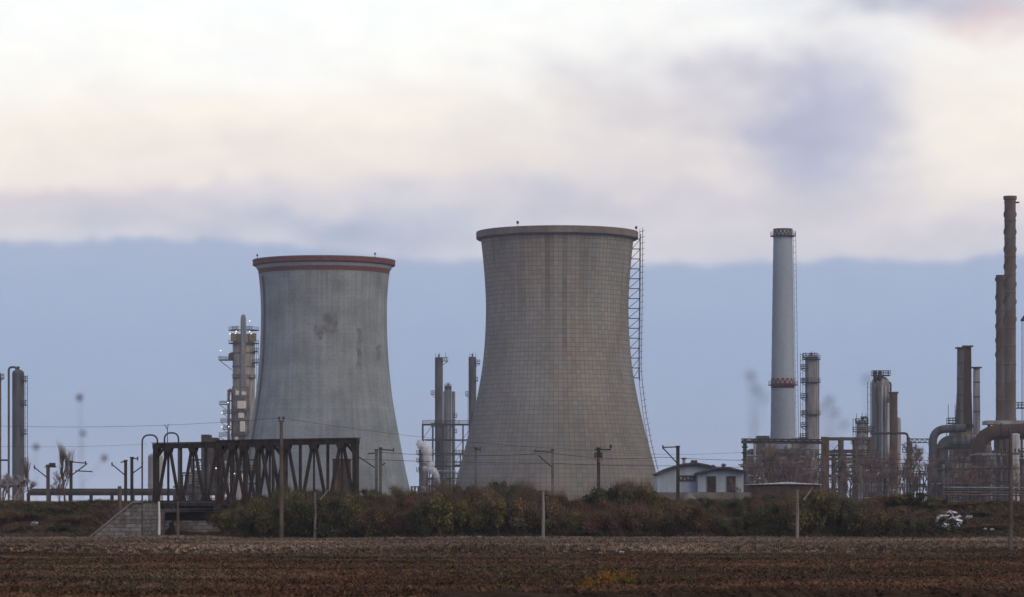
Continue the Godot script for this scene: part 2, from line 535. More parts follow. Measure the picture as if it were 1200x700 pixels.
func make_grass() -> void:
	var patch := noise(307, 0.05, 4)
	var long := noise(311, 0.02, 3)
	var rows_noise := noise(313, 0.11, 3)
	var field_tint := func(x: float, d: float, r: RandomNumberGenerator) -> Color:
		var p := patch.get_noise_2d(x * 1.6, d * 0.5)
		var q := long.get_noise_2d(x, d * 0.3)
		var c := Color(0.118, 0.064, 0.038).lerp(Color(0.105, 0.074, 0.047), clampf(0.5 + 1.6 * p, 0, 1))
		c = c.lerp(Color(0.150, 0.078, 0.042), clampf(q * 1.8, 0, 0.6))
		c = c * (1.0 + 0.9 * rows_noise.get_noise_2d(x * 0.25, d * 1.2))
		if r.randf() < 0.06: c = Color(0.085, 0.085, 0.035)
		return c * r.randf_range(0.6, 1.3)
	var pale_tint := func(x: float, d: float, r: RandomNumberGenerator) -> Color:
		var p := patch.get_noise_2d(x * 0.8 + 40.0, d * 0.4)
		var c := Color(0.275, 0.205, 0.138).lerp(Color(0.175, 0.122, 0.082), clampf(0.4 + 1.5 * p, 0, 1))
		c = c * (1.0 + 0.7 * rows_noise.get_noise_2d(x * 0.3, d * 1.0))
		return c * r.randf_range(0.7, 1.25)
	var bank_tint := func(x: float, d: float, r: RandomNumberGenerator) -> Color:
		var p := patch.get_noise_2d(x * 2.0 + 90.0, d)
		var c := Color(0.165, 0.120, 0.085).lerp(Color(0.090, 0.088, 0.050), clampf(0.45 + 1.8 * p, 0, 1))
		return c * r.randf_range(0.6, 1.25)
	var clear := func(x: float, d: float, r: RandomNumberGenerator) -> bool:
		var row := d + 5.0 * ground_noise.get_noise_2d(x * 0.5, 70.0)
		if absf(row - 155.0) < 2.2 and r.randf() < 0.85: return false
		if d < 84.0 and x > -2.0 and r.randf() < smoothstep(84.0, 80.0, d + 4.0 * bump_noise.get_noise_2d(x, 9.0)): return false
		return r.randf() < 0.55 + 1.3 * rows_noise.get_noise_2d(x * 0.3 + 300.0, d * 1.5)
	var bank_keep := func(x: float, d: float, _r: RandomNumberGenerator) -> bool:
		return not (x > -29.2 and x < -19.5 and d > 242.5 and d < 273.0) and not (x > -32.0 and x < -27.0 and d < 244.6)
	var even := func(_x: float, _d: float) -> float: return 1.0
	scatter("field_grass", tuft(0.20, 9, 5), 130000, 60.0, 156.0, 401, field_tint, clear, even)
	scatter("verge_grass", tuft(0.27, 9, 6), 90000, 156.5, 244.0, 402, pale_tint, clear, func(x: float, d: float) -> float: return 0.8 + 0.5 * absf(patch.get_noise_2d(x, d)))
	scatter("bank_grass", tuft(0.42, 14, 7), 34000, 243.0, 275.0, 403, bank_tint, bank_keep, func(x: float, d: float) -> float: return 0.75 + 1.0 * absf(patch.get_noise_2d(x * 3.0, d * 2.0)))

# turned earth along the near edge of the field
func make_clods() -> void:
	var r := RandomNumberGenerator.new()
	r.seed = 55
	var g := Shape.new()
	var prof := []
	for j in 6:
		var a := -PI / 2 + PI * j / 5
		prof.append(Vector2(maxf(cos(a), 0.0) * (0.8 if j % 2 else 1.0), sin(a) * 0.6))
	g.lathe(Vector3.ZERO, prof, 6)
	var mm := MultiMesh.new()
	mm.transform_format = MultiMesh.TRANSFORM_3D
	mm.mesh = g.mesh()
	var ts := []
	for k in 9000:
		var d := r.randf_range(66.0, 86.0)
		var x := d * r.randf_range(-0.02, 0.175)
		if d + 4.0 * bump_noise.get_noise_2d(x, 9.0) > 83.0 - 2.0 * r.randf() or x < 1.5 + 3.0 * bump_noise.get_noise_2d(d, 4.0):
			continue
		var s := 0.04 + 0.11 * pow(r.randf(), 2.5)
		ts.append(Transform3D(Basis.from_euler(Vector3(r.randf() * 3, r.randf() * 6, r.randf() * 3)).scaled(Vector3(s * 1.3, s, s)), Vector3(x, ground_height(x, -d) + s * 0.2, -d)))
	mm.instance_count = ts.size()
	for k in ts.size():
		mm.set_instance_transform(k, ts[k])
	var o := MultiMeshInstance3D.new()
	o.name = "soil_clods"
	o.multimesh = mm
	o.material_override = mats["soil"]
	o.set_meta("kind", "stuff")
	add_child(o)

# ---------------------------------------------------------------- plant equipment

func dome(r: float, y: float, rise: float, k := 5) -> Array:
	var out := []
	for i in range(k + 1):
		var a := PI / 2 * i / k
		out.append(Vector2(r * cos(a), y + rise * sin(a)))
	return out

# bends of a pipe rounded off
func rounded(points: Array, r: float, k := 5) -> Array:
	var out := [points[0]]
	for i in range(1, points.size() - 1):
		var p: Vector3 = points[i]
		var a: Vector3 = points[i - 1] - p
		var b: Vector3 = points[i + 1] - p
		var q := minf(r, minf(a.length(), b.length()) * 0.49)
		var s := p + a.normalized() * q
		var e := p + b.normalized() * q
		for j in range(k + 1):
			var t := float(j) / k
			out.append(s.lerp(p, t).lerp(p.lerp(e, t), t))
	out.append(points[-1])
	return out

# a gallery: deck with a railing, drawn round a rectangle (x from x0 to x1, z from z0 to z1)
func gallery(root: Node3D, x0: float, x1: float, y: float, z0: float, z1: float, m := "steel", bracket_to := 0.0) -> void:
	var g := Shape.new()
	g.box(Vector3((x0 + x1) / 2, y - 0.09, (z0 + z1) / 2), Vector3(x1 - x0, 0.22, z1 - z0))
	if bracket_to != 0.0:
		var outer := x0 if absf(x0 - bracket_to) > absf(x1 - bracket_to) else x1
		for z in [z0 + 0.2, z1 - 0.2]:
			g.bar(Vector3(outer, y - 0.2, z), Vector3(bracket_to, y - absf(outer - bracket_to) * 0.8, z), 0.12, 0.12)
	var deck := part("platform", g, mats[m], root)
	var r := Shape.new()
	var step := maxf(0.8, (x1 - x0) / 5.0)
	for z in [z0, z1]:
		var x := x0
		while x <= x1 + 0.01:
			r.bar(Vector3(x, y, z), Vector3(x, y + 1.15, z), 0.11, 0.11)
			x += step
		for h in [0.6, 1.15]:
			r.bar(Vector3(x0, y + h, z), Vector3(x1, y + h, z), 0.11, 0.11)
	for x in [x0, x1]:
		for h in [0.6, 1.15]:
			r.bar(Vector3(x, y + h, z0), Vector3(x, y + h, z1), 0.11, 0.11)
	part("railing", r, mats[m], deck)

# a ring gallery round a column
func ring_gallery(root: Node3D, c: Vector3, inner: float, outer: float, m := "steel", rail := true) -> void:
	var g := Shape.new()
	g.lathe(c, [Vector2(inner, -0.2), Vector2(outer, -0.2), Vector2(outer, 0.02), Vector2(inner, 0.02)], 20)
	var deck := part("platform", g, mats[m], root)
	if rail:
		var r := Shape.new()
		for k in 14:
			var a := TAU * k / 14
			var b := TAU * (k + 1) / 14
			var p := c + Vector3(sin(a), 0, cos(a)) * (outer - 0.06)
			var q := c + Vector3(sin(b), 0, cos(b)) * (outer - 0.06)
			r.bar(p, p + Vector3(0, 1.15, 0), 0.07, 0.07)
			for h in [0.6, 1.15]:
				r.bar(p + Vector3(0, h, 0), q + Vector3(0, h, 0), 0.06, 0.06)
		part("railing", r, mats[m], deck)

func ladder(root: Node3D, a: Vector3, b: Vector3, m := "steel", cage := true, out := Vector3(1, 0, 0), called := "ladder") -> void:
	var g := Shape.new()
	var z := Vector3(0, 0, 1) if absf(out.z) < 0.5 else Vector3(1, 0, 0)
	for s in [-0.25, 0.25]:
		g.bar(a + z * s, b + z * s, 0.09, 0.09)
	var n := int((b - a).length() / 0.9)
	for k in n:
		var p := a.lerp(b, (k + 0.5) / n)
		g.bar(p - z * 0.25, p + z * 0.25, 0.05, 0.05)
		if cage and k % 2 == 0:
			g.bar(p - z * 0.35, p - z * 0.35 + out * 0.75, 0.05, 0.05)
			g.bar(p + z * 0.35, p + z * 0.35 + out * 0.75, 0.05, 0.05)
			g.bar(p - z * 0.35 + out * 0.75, p + z * 0.35 + out * 0.75, 0.05, 0.05)
	if cage:
		for s in [-0.3, 0.3]:
			g.bar(a + z * s + out * 0.75, b + z * s + out * 0.75, 0.08, 0.08)
	part(called, g, mats[m], root)

# a tall vessel: from the ground up to the picture height top
func column(called: String, label: String, px: float, top: float, half: float, d: float, m: String, o := {}) -> Node3D:
	var s := d / FOCAL
	var r := half * s
	var c := at(px, top, d)
	var ground := 2.6
	var tall := c.y - ground
	var root := thing(called, label, o.get("category", "column"), Vector3(c.x, ground, c.z), o.get("group", ""))
	var rise: float = o.get("rise", 0.7) * r
	var g := Shape.new()
	var prof := [Vector2(r * o.get("skirt", 1.0), 0), Vector2(r, minf(4.0, tall * 0.1))]
	var seam := 4.0
	while seam < tall - rise - 1.0:
		prof.append_array([Vector2(r, seam), Vector2(r + 0.07, seam + 0.02), Vector2(r + 0.07, seam + 0.22), Vector2(r, seam + 0.24)])
		seam += o.get("seam", 5.0)
	if rise > 0.0:
		prof.append_array(dome(r, tall - rise, rise))
	else:
		prof.append_array([Vector2(r, tall - 0.5), Vector2(r + o.get("lip", 0.25), tall - 0.45), Vector2(r + o.get("lip", 0.25), tall), Vector2(r * 0.8, tall), Vector2(r * 0.8, tall - 3.0), Vector2(0, tall - 3.0)])
	g.lathe(root.position, prof, 22)
	part("shell", g, mats[m], root)
	if o.get("nozzle", true) and rise > 0.0:
		var z := Shape.new()
		z.lathe(Vector3(c.x, c.y - 0.1, c.z), [Vector2(r * 0.2, -0.2), Vector2(r * 0.2, 0.7), Vector2(r * 0.32, 0.72), Vector2(r * 0.32, 0.95), Vector2(0, 0.95)], 10)
		part("nozzle", z, mats["steel"], root)
	for y in o.get("rings", []):
		ring_gallery(root, Vector3(c.x, at(0, y, d).y, c.z), r * 0.98, r + o.get("ring_out", 0.9))
	for p in o.get("decks", []):   # [height, left, right]
		var y: float = at(0, p[0], d).y
		var x0: float = (p[1] - 600.0) * s
		var x1: float = (p[2] - 600.0) * s
		gallery(root, minf(x0, x1), maxf(x0, x1), y, c.z - 0.7 * r, c.z + 0.9 * r + 0.3, "steel", c.x + signf((x0 + x1) / 2 - c.x) * r if absf((x0 + x1) / 2 - c.x) > r * 0.7 else 0.0)
	for l in o.get("ladders", []):   # [picture x, top, bottom, side]
		var p := at(l[0], l[1], d)
		ladder(root, Vector3(p.x, at(0, l[2], d).y, c.z + 0.3), Vector3(p.x, p.y, c.z + 0.3), "steel", true, Vector3(l[3], 0, 0))
	for q in o.get("pipes", []):   # [picture x, top, bottom, half width, bend to x (or 0)]
		var t := Shape.new()
		var p := at(q[0], q[1], d)
		var low := Vector3(p.x, at(0, q[2], d).y, c.z + 0.25 * r)
		var pts := [low, Vector3(p.x, p.y, c.z + 0.25 * r)]
		if q.size() > 4:
			pts.append_array([Vector3((q[4] - 600.0) * s, p.y, c.z + 0.15 * r), Vector3((q[4] - 600.0) * s, c.y - 0.6 * r, c.z + 0.1 * r)])
		t.tube(rounded(pts, 1.6), q[3] * s, 10)
		part("riser_pipe", t, mats[q[5] if q.size() > 5 else m], root)
	return root

func masts_on_top(root: Node3D, px: float, top: float, d: float, offsets: Array, m := "steel") -> void:
	for q in offsets:
		var p := at(px + q[0], top, d)
		var g := Shape.new()
		g.tube([p, p + Vector3(0, q[1] * d / FOCAL, 0)], 0.07, 5)
		part("lightning_rod", g, mats[m], root)

func square_stack(called: String, label: String, x0: float, x1: float, top: float, low: float, low_x0: float, low_x1: float, d: float, m: String, group := "", cap := "steel") -> Node3D:
	var a := at(x0, top, d)
	var b := at(x1, top, d)
	var e := at(low_x0, low, d)
	var f := at(low_x1, low, d)
	var w := b.x - a.x
	var root := thing(called, label, "chimney", Vector3((e.x + f.x) / 2, 2.6, -d), group)
	var g := Shape.new()
	var ring := func(x: float, xx: float, y: float) -> Array:
		var h := (xx - x) / 2
		return [Vector3(x, y, -d + h), Vector3(xx, y, -d + h), Vector3(xx, y, -d - h), Vector3(x, y, -d - h)]
	var knee := a.y - (a.y - e.y) * 0.55
	var rings := [ring.call(e.x, f.x, 2.6), ring.call(e.x, f.x, e.y), ring.call(a.x - w * 0.04, b.x + w * 0.04, knee), ring.call(a.x, b.x, a.y)]
	for i in 3:
		for k in 4:
			var m2 := (k + 1) % 4
			var out: Vector3 = (rings[i][k] + rings[i][m2]) * 0.5 - Vector3((e.x + f.x) / 2, rings[i][k].y, -d)
			g.quad(rings[i][k], rings[i][m2], rings[i + 1][m2], rings[i + 1][k], Vector3(out.x, 0, out.z))
	part("shaft", g, mats[m], root)
	var n := int((a.y - e.y) / 4.5)
	var bands := Shape.new()
	for k in n:
		var t := (k + 1.0) / (n + 1)
		var y := lerpf(e.y, a.y, t)
		var xx0 := lerpf(e.x, a.x, minf(1.0, t / 0.5))
		var xx1 := lerpf(f.x, b.x, minf(1.0, t / 0.5))
		bands = Shape.new()
		bands.box(Vector3((xx0 + xx1) / 2, y, -d), Vector3(xx1 - xx0 + 0.12, 0.25, xx1 - xx0 + 0.12))
		part("stiffener", bands, mats[cap], root)
	var c := Shape.new()
	c.box(Vector3((a.x + b.x) / 2, a.y, -d), Vector3(w + 0.9, 0.3, w + 0.9))
	part("cap_flange", c, mats[cap], root)
	return root

func frame(called: String, label: String, x0: float, x1: float, bays: int, levels: Array, d: float, depth: float, m: String, thick := 0.3, braces := true, decks := []) -> Node3D:
	var a := at(x0, levels[0], d)
	var b := at(x1, levels[0], d)
	var root := thing(called, label, "steel frame", Vector3((a.x + b.x) / 2, 2.6, -d))
	for k in bays + 1:
		var x := lerpf(a.x, b.x, float(k) / bays)
		for z in [-d, -d - depth]:
			var g := Shape.new()
			g.box(Vector3(x, (a.y + 2.6) / 2, z), Vector3(thick, a.y - 2.6, thick))
			part("post", g, mats[m], root)
	for y in levels:
		var h: float = at(0, y, d).y
		for z in [-d, -d - depth]:
			var g := Shape.new()
			g.box(Vector3((a.x + b.x) / 2, h - thick * 0.5, z), Vector3(b.x - a.x + thick + 0.01, thick * 0.9, thick * 0.9))
			part("beam", g, mats[m], root)
		for k in bays + 1:
			var g := Shape.new()
			g.box(Vector3(lerpf(a.x, b.x, float(k) / bays), h - thick * 0.5, -d - depth / 2), Vector3(thick * 0.8, thick * 0.8, depth - thick))
			part("cross_beam", g, mats[m], root)
	if braces:
		for k in bays:
			for j in levels.size() - 1:
				if (k + j) % 2 == 0:
					var g := Shape.new()
					g.bar(Vector3(lerpf(a.x, b.x, float(k) / bays), at(0, levels[j + 1], d).y, -d), Vector3(lerpf(a.x, b.x, (k + 1.0) / bays), at(0, levels[j], d).y - thick, -d), 0.16, 0.16)
					part("brace", g, mats[m], root)
	for y in decks:
		gallery(root, a.x, b.x, at(0, y, d).y + 0.1, -d - depth, -d)
	return root

func pipe(called: String, label: String, points: Array, r: float, m: String, bend := 2.0, flanges := [], category := "pipe", group := "") -> Node3D:
	var pts := []
	for p in points:
		pts.append(at(p[0], p[1], p[2]))
	var lo: Vector3 = pts[0]
	for p in pts:
		if p.y < lo.y: lo = p
	var root := thing(called, label, category, lo, group)
	var g := Shape.new()
	g.tube(rounded(pts, bend, 7), r, 14)
	part("pipe_run", g, mats[m], root)
	for f in flanges:   # [segment, share]
		var a: Vector3 = pts[f[0]]
		var b: Vector3 = pts[f[0] + 1]
		var c := a.lerp(b, f[1])
		var t := (b - a).normalized()
		var s := Shape.new()
		s.tube([c - t * 0.12, c + t * 0.12], r * 1.16, 14)
		part("flange", s, mats[m], root)
	return root

func lattice_beam(root: Node3D, a: Vector3, b: Vector3, high: float, wide: float, n: int, m: String) -> void:
	var chords := Shape.new()
	for z in [-wide / 2, wide / 2]:
		for y in [0.0, high]:
			var c := Shape.new()
			c.bar(a + Vector3(0, y, z), b + Vector3(0, y, z), 0.2, 0.2)
			part("chord", c, mats[m], root)
		for k in n:
			var p := a.lerp(b, float(k) / n) + Vector3(0, 0, z)
			var q := a.lerp(b, (k + 1.0) / n) + Vector3(0, 0, z)
			var w := Shape.new()
			if k % 2 == 0: w.bar(p, q + Vector3(0, high, 0), 0.1, 0.1)
			else: w.bar(p + Vector3(0, high, 0), q, 0.1, 0.1)
			part("web_bar", w, mats[m], root)

# ---------------------------------------------------------------- cooling towers

func tower_profile(hs: Array, rs: Array, y: float) -> float:
	if y <= hs[0]: return rs[0]
	for i in hs.size() - 1:
		if y <= hs[i + 1]:
			var t: float = (y - hs[i]) / (hs[i + 1] - hs[i])
			var p0: float = rs[maxi(i - 1, 0)]
			var p1: float = rs[i]
			var p2: float = rs[i + 1]
			var p3: float = rs[mini(i + 2, hs.size() - 1)]
			var h0: float = hs[maxi(i - 1, 0)]
			var h3: float = hs[mini(i + 2, hs.size() - 1)]
			var dh: float = hs[i + 1] - hs[i]
			var m1: float = (p2 - p0) / maxf(hs[i + 1] - h0, 0.01) * dh
			var m2: float = (p3 - p1) / maxf(h3 - hs[i], 0.01) * dh
			return (2 * t * t * t - 3 * t * t + 1) * p1 + (t * t * t - 2 * t * t + t) * m1 + (-2 * t * t * t + 3 * t * t) * p2 + (t * t * t - t * t) * m2
	return rs[-1]

func make_panel_tower() -> void:
	var d := 960.0
	var s := d / FOCAL
	var c := Vector3((653.0 - 600.0) * s, 2.6, -d)
	var hs := []
	var rs := []
	for q in [[590.0, 126.5], [572.0, 120.5], [545.0, 113.5], [527.0, 108.6], [493.0, 100.0], [459.0, 92.6], [430.0, 87.8], [404.0, 85.2], [379.0, 83.9], [353.0, 83.7], [314.0, 86.0], [276.0, 90.0]]:
		hs.append(at(0, q[0], d).y - c.y)
		rs.append(q[1] * s)
	hs[0] = 0.0
	var top: float = hs[-1]
	var root := thing("cooling_tower", "taller concrete cooling tower clad in square panels, with a ladder up its right edge", "cooling tower", c)
	var shell := Shape.new()
	var prof := []
	for k in 49:
		var y := top * k / 48.0
		prof.append(Vector2(tower_profile(hs, rs, y) - 0.05, y))
	for k in 25:
		var y := top * (24 - k) / 24.0
		prof.append(Vector2(tower_profile(hs, rs, y) - 0.7, y))
	shell.lathe(c, prof, 96, true)
	part("shell", shell, mats["mortar"], root)
	# cladding panels, each with its own edges and tone
	var g := Shape.new()
	var cols := 108
	var rows := 62
	var tone := noise(503, 0.11, 3)
	var streak := noise(509, 0.9, 2)
	var r := RandomNumberGenerator.new()
	r.seed = 77
	for j in rows:
		var y0 := top * j / rows
		var y1 := top * (j + 1) / rows
		var r0 := tower_profile(hs, rs, y0)
		var r1 := tower_profile(hs, rs, y1)
		for i in cols:
			var a0 := TAU * (i + 0.028) / cols
			var a1 := TAU * (i + 0.972) / cols
			var yy0 := y0 + 0.05
			var yy1 := y1 - 0.05
			var face := sin((a0 + a1) / 2)
			var u := float(i) / cols * 60.0
			var t := 1.0 + 0.22 * tone.get_noise_3d(sin(a0) * 18, y0 * 0.3, cos(a0) * 18) + r.randf_range(-0.09, 0.09)
			var stain := streak.get_noise_2d(u * 3.0, y0 * 0.012)
			t *= 1.0 - 0.20 * clampf(stain * 2.0, 0.0, 1.0) * smoothstep(top * 0.25, top, y0)
			if cos(a0) > 0 and absf(face - 0.09) < 0.034: t *= lerpf(0.98, 0.72 + 0.2 * streak.get_noise_2d(i * 9.0, y0 * 0.2), smoothstep(top * 0.3, top * 0.75, y0))
			if cos(a0) > 0 and absf(face + 0.13) < 0.03: t *= lerpf(1.0, 0.74, smoothstep(top * 0.6, top * 0.95, y0))
			if cos(a0) > 0 and absf(face - 0.33) < 0.02: t *= lerpf(1.0, 0.85, smoothstep(top * 0.6, top * 0.95, y0))
			var warm := r.randf_range(-0.05, 0.05) + 0.10 * tone.get_noise_3d(sin(a0) * 9 + 40, y0 * 0.15, cos(a0) * 9)
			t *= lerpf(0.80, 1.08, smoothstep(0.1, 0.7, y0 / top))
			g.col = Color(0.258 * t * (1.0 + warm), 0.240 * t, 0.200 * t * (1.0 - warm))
			var f := []
			var back := []
			for q in [[a0, yy0, r0], [a1, yy0, r0], [a1, yy1, r1], [a0, yy1, r1]]:
				var w := Vector3(sin(q[0]), 0, cos(q[0]))
				f.append(c + w * q[2] + Vector3(0, q[1], 0))
				back.append(c + w * (q[2] - 0.08) + Vector3(0, q[1], 0))
			var o := Vector3(sin((a0 + a1) / 2), 0, cos((a0 + a1) / 2))
			g.quad(f[0], f[1], f[2], f[3], o)
			g.quad(f[3], f[2], back[2], back[3], Vector3.UP)
			g.quad(f[0], f[1], back[1], back[0], Vector3.DOWN)
			g.quad(f[1], f[2], back[2], back[1], Vector3(cos(a1), 0, -sin(a1)))
			g.quad(f[0], f[3], back[3], back[0], -Vector3(cos(a1), 0, -sin(a1)))
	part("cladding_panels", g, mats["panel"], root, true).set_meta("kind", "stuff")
	var rim := Shape.new()
	var R := 95.0 * s
	var yr: float = at(0, 272.3, d).y - c.y
	rim.lathe(c, [Vector2(rs[-1] - 0.02, yr - 2.35), Vector2(R - 0.35, yr - 2.25), Vector2(R, yr - 1.95), Vector2(R, yr - 0.12), Vector2(R - 0.12, yr), Vector2(rs[-1] - 0.6, yr), Vector2(rs[-1] - 0.6, yr - 3.0)], 96)
	part("rim", rim, mats["rim_concrete"], root)
	# warning lights on the rim
	for q in [[-0.50, 0.4], [0.99, 0.4]]:
		var a := asin(q[0])
		var p := c + Vector3(sin(a) * (R - 0.5), yr, cos(a) * (R - 0.5))
		var l := Shape.new()
		l.box(p + Vector3(0, 0.35, 0), Vector3(0.12, 0.7, 0.12))
		l.lathe(p + Vector3(0, 0.7, 0), [Vector2(0.05, 0), Vector2(0.38, 0.05), Vector2(0.38, 0.55), Vector2(0.25, 0.8), Vector2(0, 0.85)], 10)
		part("warning_light", l, mats["steel"], root)
	# the ladder truss: straight above, along the shell below
	var zc := c.z + 2.0
	var X := func(px: float) -> float: return (px - 600.0) * s
	var post := Shape.new()
	var outer := []
	for q in [[753.0, 267.5], [752.4, 350.0], [751.2, 430.0], [752.6, 450.0], [757.2, 487.0], [763.2, 520.0], [771.0, 552.0], [780.5, 586.0]]:
		outer.append(Vector3(X.call(q[0]), at(0, q[1], d).y, zc))
	var inner := []
	for i in outer.size():
		inner.append(outer[i] + Vector3(-0.85, -0.4, 0))
	for path in [outer, inner]:
		for zz in [0.0, -0.7]:
			for i in path.size() - 1:
				var b := Shape.new()
				b.bar(path[i] + Vector3(0, 0, zz), path[i + 1] + Vector3(0, 0, zz), 0.15, 0.15)
				part("ladder_rail", b, mats["galvanised"] if path == inner else mats["steel_grey"], root)
	var hoops := Shape.new()
	for i in outer.size() - 1:
		var n := int((outer[i + 1] - outer[i]).length() / 1.7)
		for k in n:
			var p: Vector3 = outer[i].lerp(outer[i + 1], (k + 0.5) / n)
			var q: Vector3 = inner[i].lerp(inner[i + 1], (k + 0.5) / n)
			hoops.bar(q, p + Vector3(0.55, 0.0, 0), 0.1, 0.1)
			hoops.bar(q + Vector3(0, 0, -0.7), p + Vector3(0.55, 0.0, -0.7), 0.1, 0.1)
			hoops.bar(p + Vector3(0.5, 0, 0), p + Vector3(0.5, 0, -0.7), 0.1, 0.1)
	part("ladder_cage", hoops, mats["steel"], root)
	for k in 15:
		var py := 281.0 + k * 11.6
		var p := Vector3(lerpf(X.call(750.2), X.call(749.0), k / 15.0), at(0, py, d).y, zc)
		var y := p.y - c.y
		var rr := tower_profile(hs, rs, y)
		var q := c + Vector3(sqrt(rr * rr - 4.0) - 0.1, y, 2.0)
		var st := Shape.new()
		st.bar(q, p, 0.26, 0.26)
		part("stay", st, mats["steel"], root)
		if k < 14:
			var y2: float = at(0, py + 11.0, d).y - c.y
			var r2 := tower_profile(hs, rs, y2)
			var st2 := Shape.new()
			st2.bar(p, c + Vector3(sqrt(r2 * r2 - 4.0), y2, 2.0), 0.17, 0.17)
			part("stay_diagonal", st2, mats["steel"], root)
	var edge := Shape.new()
	edge.bar(Vector3(X.call(750.2), at(0, 275, d).y, zc), Vector3(X.call(749.2), at(0, 446, d).y, zc), 0.26, 0.26)
	part("ladder_post", edge, mats["steel"], root)

func make_smooth_tower() -> void:
	var d := 1080.0
	var s := d / FOCAL
	var c := Vector3((379.6 - 600.0) * s, 2.6, -d)
	var hs := []
	var rs := []
	for q in [[592.0, 106.0], [575.0, 101.0], [545.0, 94.4], [500.0, 86.0], [469.0, 80.6], [437.0, 76.9], [406.0, 74.7], [374.0, 73.8], [343.0, 74.5], [313.0, 77.4], [308.0, 78.0]]:
		hs.append(at(0, q[0], d).y - c.y)
		rs.append(q[1] * s)
	hs[0] = 0.0
	var top: float = hs[-1]
	var root := thing("cooling_tower", "smooth grey cooling tower with a red rim and red stripe, behind the truss bridge", "cooling tower", c)
	# cast rings, weather streaks and faint joints of the concrete
	var W := 1024
	var Hh := 512
	var im := Image.create(W, Hh, false, Image.FORMAT_RGB8)
	var big := noise(601, 0.010, 4)
	var str := noise(607, 0.05, 3)
	var fine := noise(613, 0.15, 3)
	var lift := noise(617, 0.5, 1)
	for y in Hh:
		var ring := 0.92 if y % 9 == 0 else 1.0
		ring *= 1.0 + 0.05 * lift.get_noise_1d(float(y / 9) * 7.0)
		for x in W:
			var t := 1.0 + 0.28 * big.get_noise_2d(x, y * 1.5) + 0.20 * str.get_noise_2d(x * 1.4, y * 0.10) + 0.18 * fine.get_noise_2d(x, y)
			t *= ring
			if x % 22 == 0: t *= 0.975
			t *= 1.0 - 0.16 * clampf(str.get_noise_2d(x * 2.0 + 900.0, y * 0.05) * 2.0, 0, 1) * smoothstep(190.0, 20.0, y)
			var w := 0.03 * big.get_noise_2d(x * 2 + 500, y * 2)
			im.set_pixel(x, y, Color(0.256 * t * (1 + w), 0.283 * t, 0.274 * t * (1 - w)).linear_to_srgb())
	var m := StandardMaterial3D.new()
	m.albedo_texture = ImageTexture.create_from_image(im)
	m.roughness = 0.95
	m.metallic_specular = 0.2
	var g := Shape.new()
	var sides := 96
	for j in 48:
		var y0 := top * j / 48.0
		var y1 := top * (j + 1) / 48.0
		var r0 := tower_profile(hs, rs, y0)
		var r1 := tower_profile(hs, rs, y1)
		var s0 := (tower_profile(hs, rs, y0 + 0.5) - tower_profile(hs, rs, y0 - 0.5))
		var s1 := (tower_profile(hs, rs, y1 + 0.5) - tower_profile(hs, rs, y1 - 0.5))
		for i in sides:
			var a0 := TAU * i / sides + PI
			var a1 := TAU * (i + 1) / sides + PI
			var w0 := Vector3(sin(a0), 0, cos(a0))
			var w1 := Vector3(sin(a1), 0, cos(a1))
			var pts := [c + w0 * r0 + Vector3(0, y0, 0), c + w1 * r0 + Vector3(0, y0, 0), c + w1 * r1 + Vector3(0, y1, 0), c + w0 * r1 + Vector3(0, y1, 0)]
			var ns := [(w0 - Vector3(0, s0, 0)).normalized(), (w1 - Vector3(0, s0, 0)).normalized(), (w1 - Vector3(0, s1, 0)).normalized(), (w0 - Vector3(0, s1, 0)).normalized()]
			var us := [Vector2(float(i) / sides, 1 - y0 / top), Vector2((i + 1.0) / sides, 1 - y0 / top), Vector2((i + 1.0) / sides, 1 - y1 / top), Vector2(float(i) / sides, 1 - y1 / top)]
			for t in [[0, 3, 2], [0, 2, 1]]:
				for k in t:
					g.v.append(pts[k]); g.n.append(ns[k]); g.uv.append(us[k])
	part("shell", g, m, root)
	var lining := Shape.new()
	var prof := []
	for k in 25:
		var y := top * (24 - k) / 24.0
		prof.append(Vector2(tower_profile(hs, rs, y) - 0.7, y))
	lining.lathe(c, prof, 64, true)
	part("lining", lining, mats["concrete"], root)
	var R := 83.4 * s
	var yr: float = at(0, 305.6, d).y - c.y
	var rim := Shape.new()
	rim.lathe(c, [Vector2(R - 0.9, yr - 2.1), Vector2(R, yr - 1.7), Vector2(R, yr - 0.35), Vector2(R - 0.15, yr - 0.3)], 96)
	part("painted_rim", rim, mats["red_paint"], root)
	var cap := Shape.new()
	cap.lathe(c, [Vector2(R + 0.1, yr - 0.3), Vector2(R + 0.1, yr), Vector2(rs[-1] - 0.7, yr), Vector2(rs[-1] - 0.7, yr - 2.0)], 96)
	part("rim_walkway", cap, mats["rim_concrete"], root)
	var neck := Shape.new()
	neck.lathe(c, [Vector2(rs[-1] - 0.1, yr - 3.2), Vector2(rs[-1] + 0.10, yr - 3.1), Vector2(R - 0.95, yr - 2.1)], 96)
	part("cornice", neck, mats["pale_concrete"], root)
	var stripe := Shape.new()
	var ys: float = at(0, 322.0, d).y - c.y
	var ys2: float = at(0, 317.4, d).y - c.y
	stripe.lathe(c, [Vector2(tower_profile(hs, rs, ys), ys), Vector2(tower_profile(hs, rs, ys) + 0.05, ys), Vector2(tower_profile(hs, rs, ys2) + 0.05, ys2), Vector2(tower_profile(hs, rs, ys2), ys2)], 96)
	part("red_stripe", stripe, mats["red_paint"], root)
	for q in [-0.93, 0.76]:
		var a := asin(q)
		var p := c + Vector3(sin(a) * (R - 0.5), yr, cos(a) * (R - 0.5))
		var l := Shape.new()
		l.box(p + Vector3(0, 0.4, 0), Vector3(0.2, 0.8, 0.2))
		l.lathe(p + Vector3(0, 0.8, 0), [Vector2(0.05, 0), Vector2(0.3, 0.05), Vector2(0.3, 0.5), Vector2(0, 0.8)], 8)
		part("warning_light", l, mats["steel"], root)
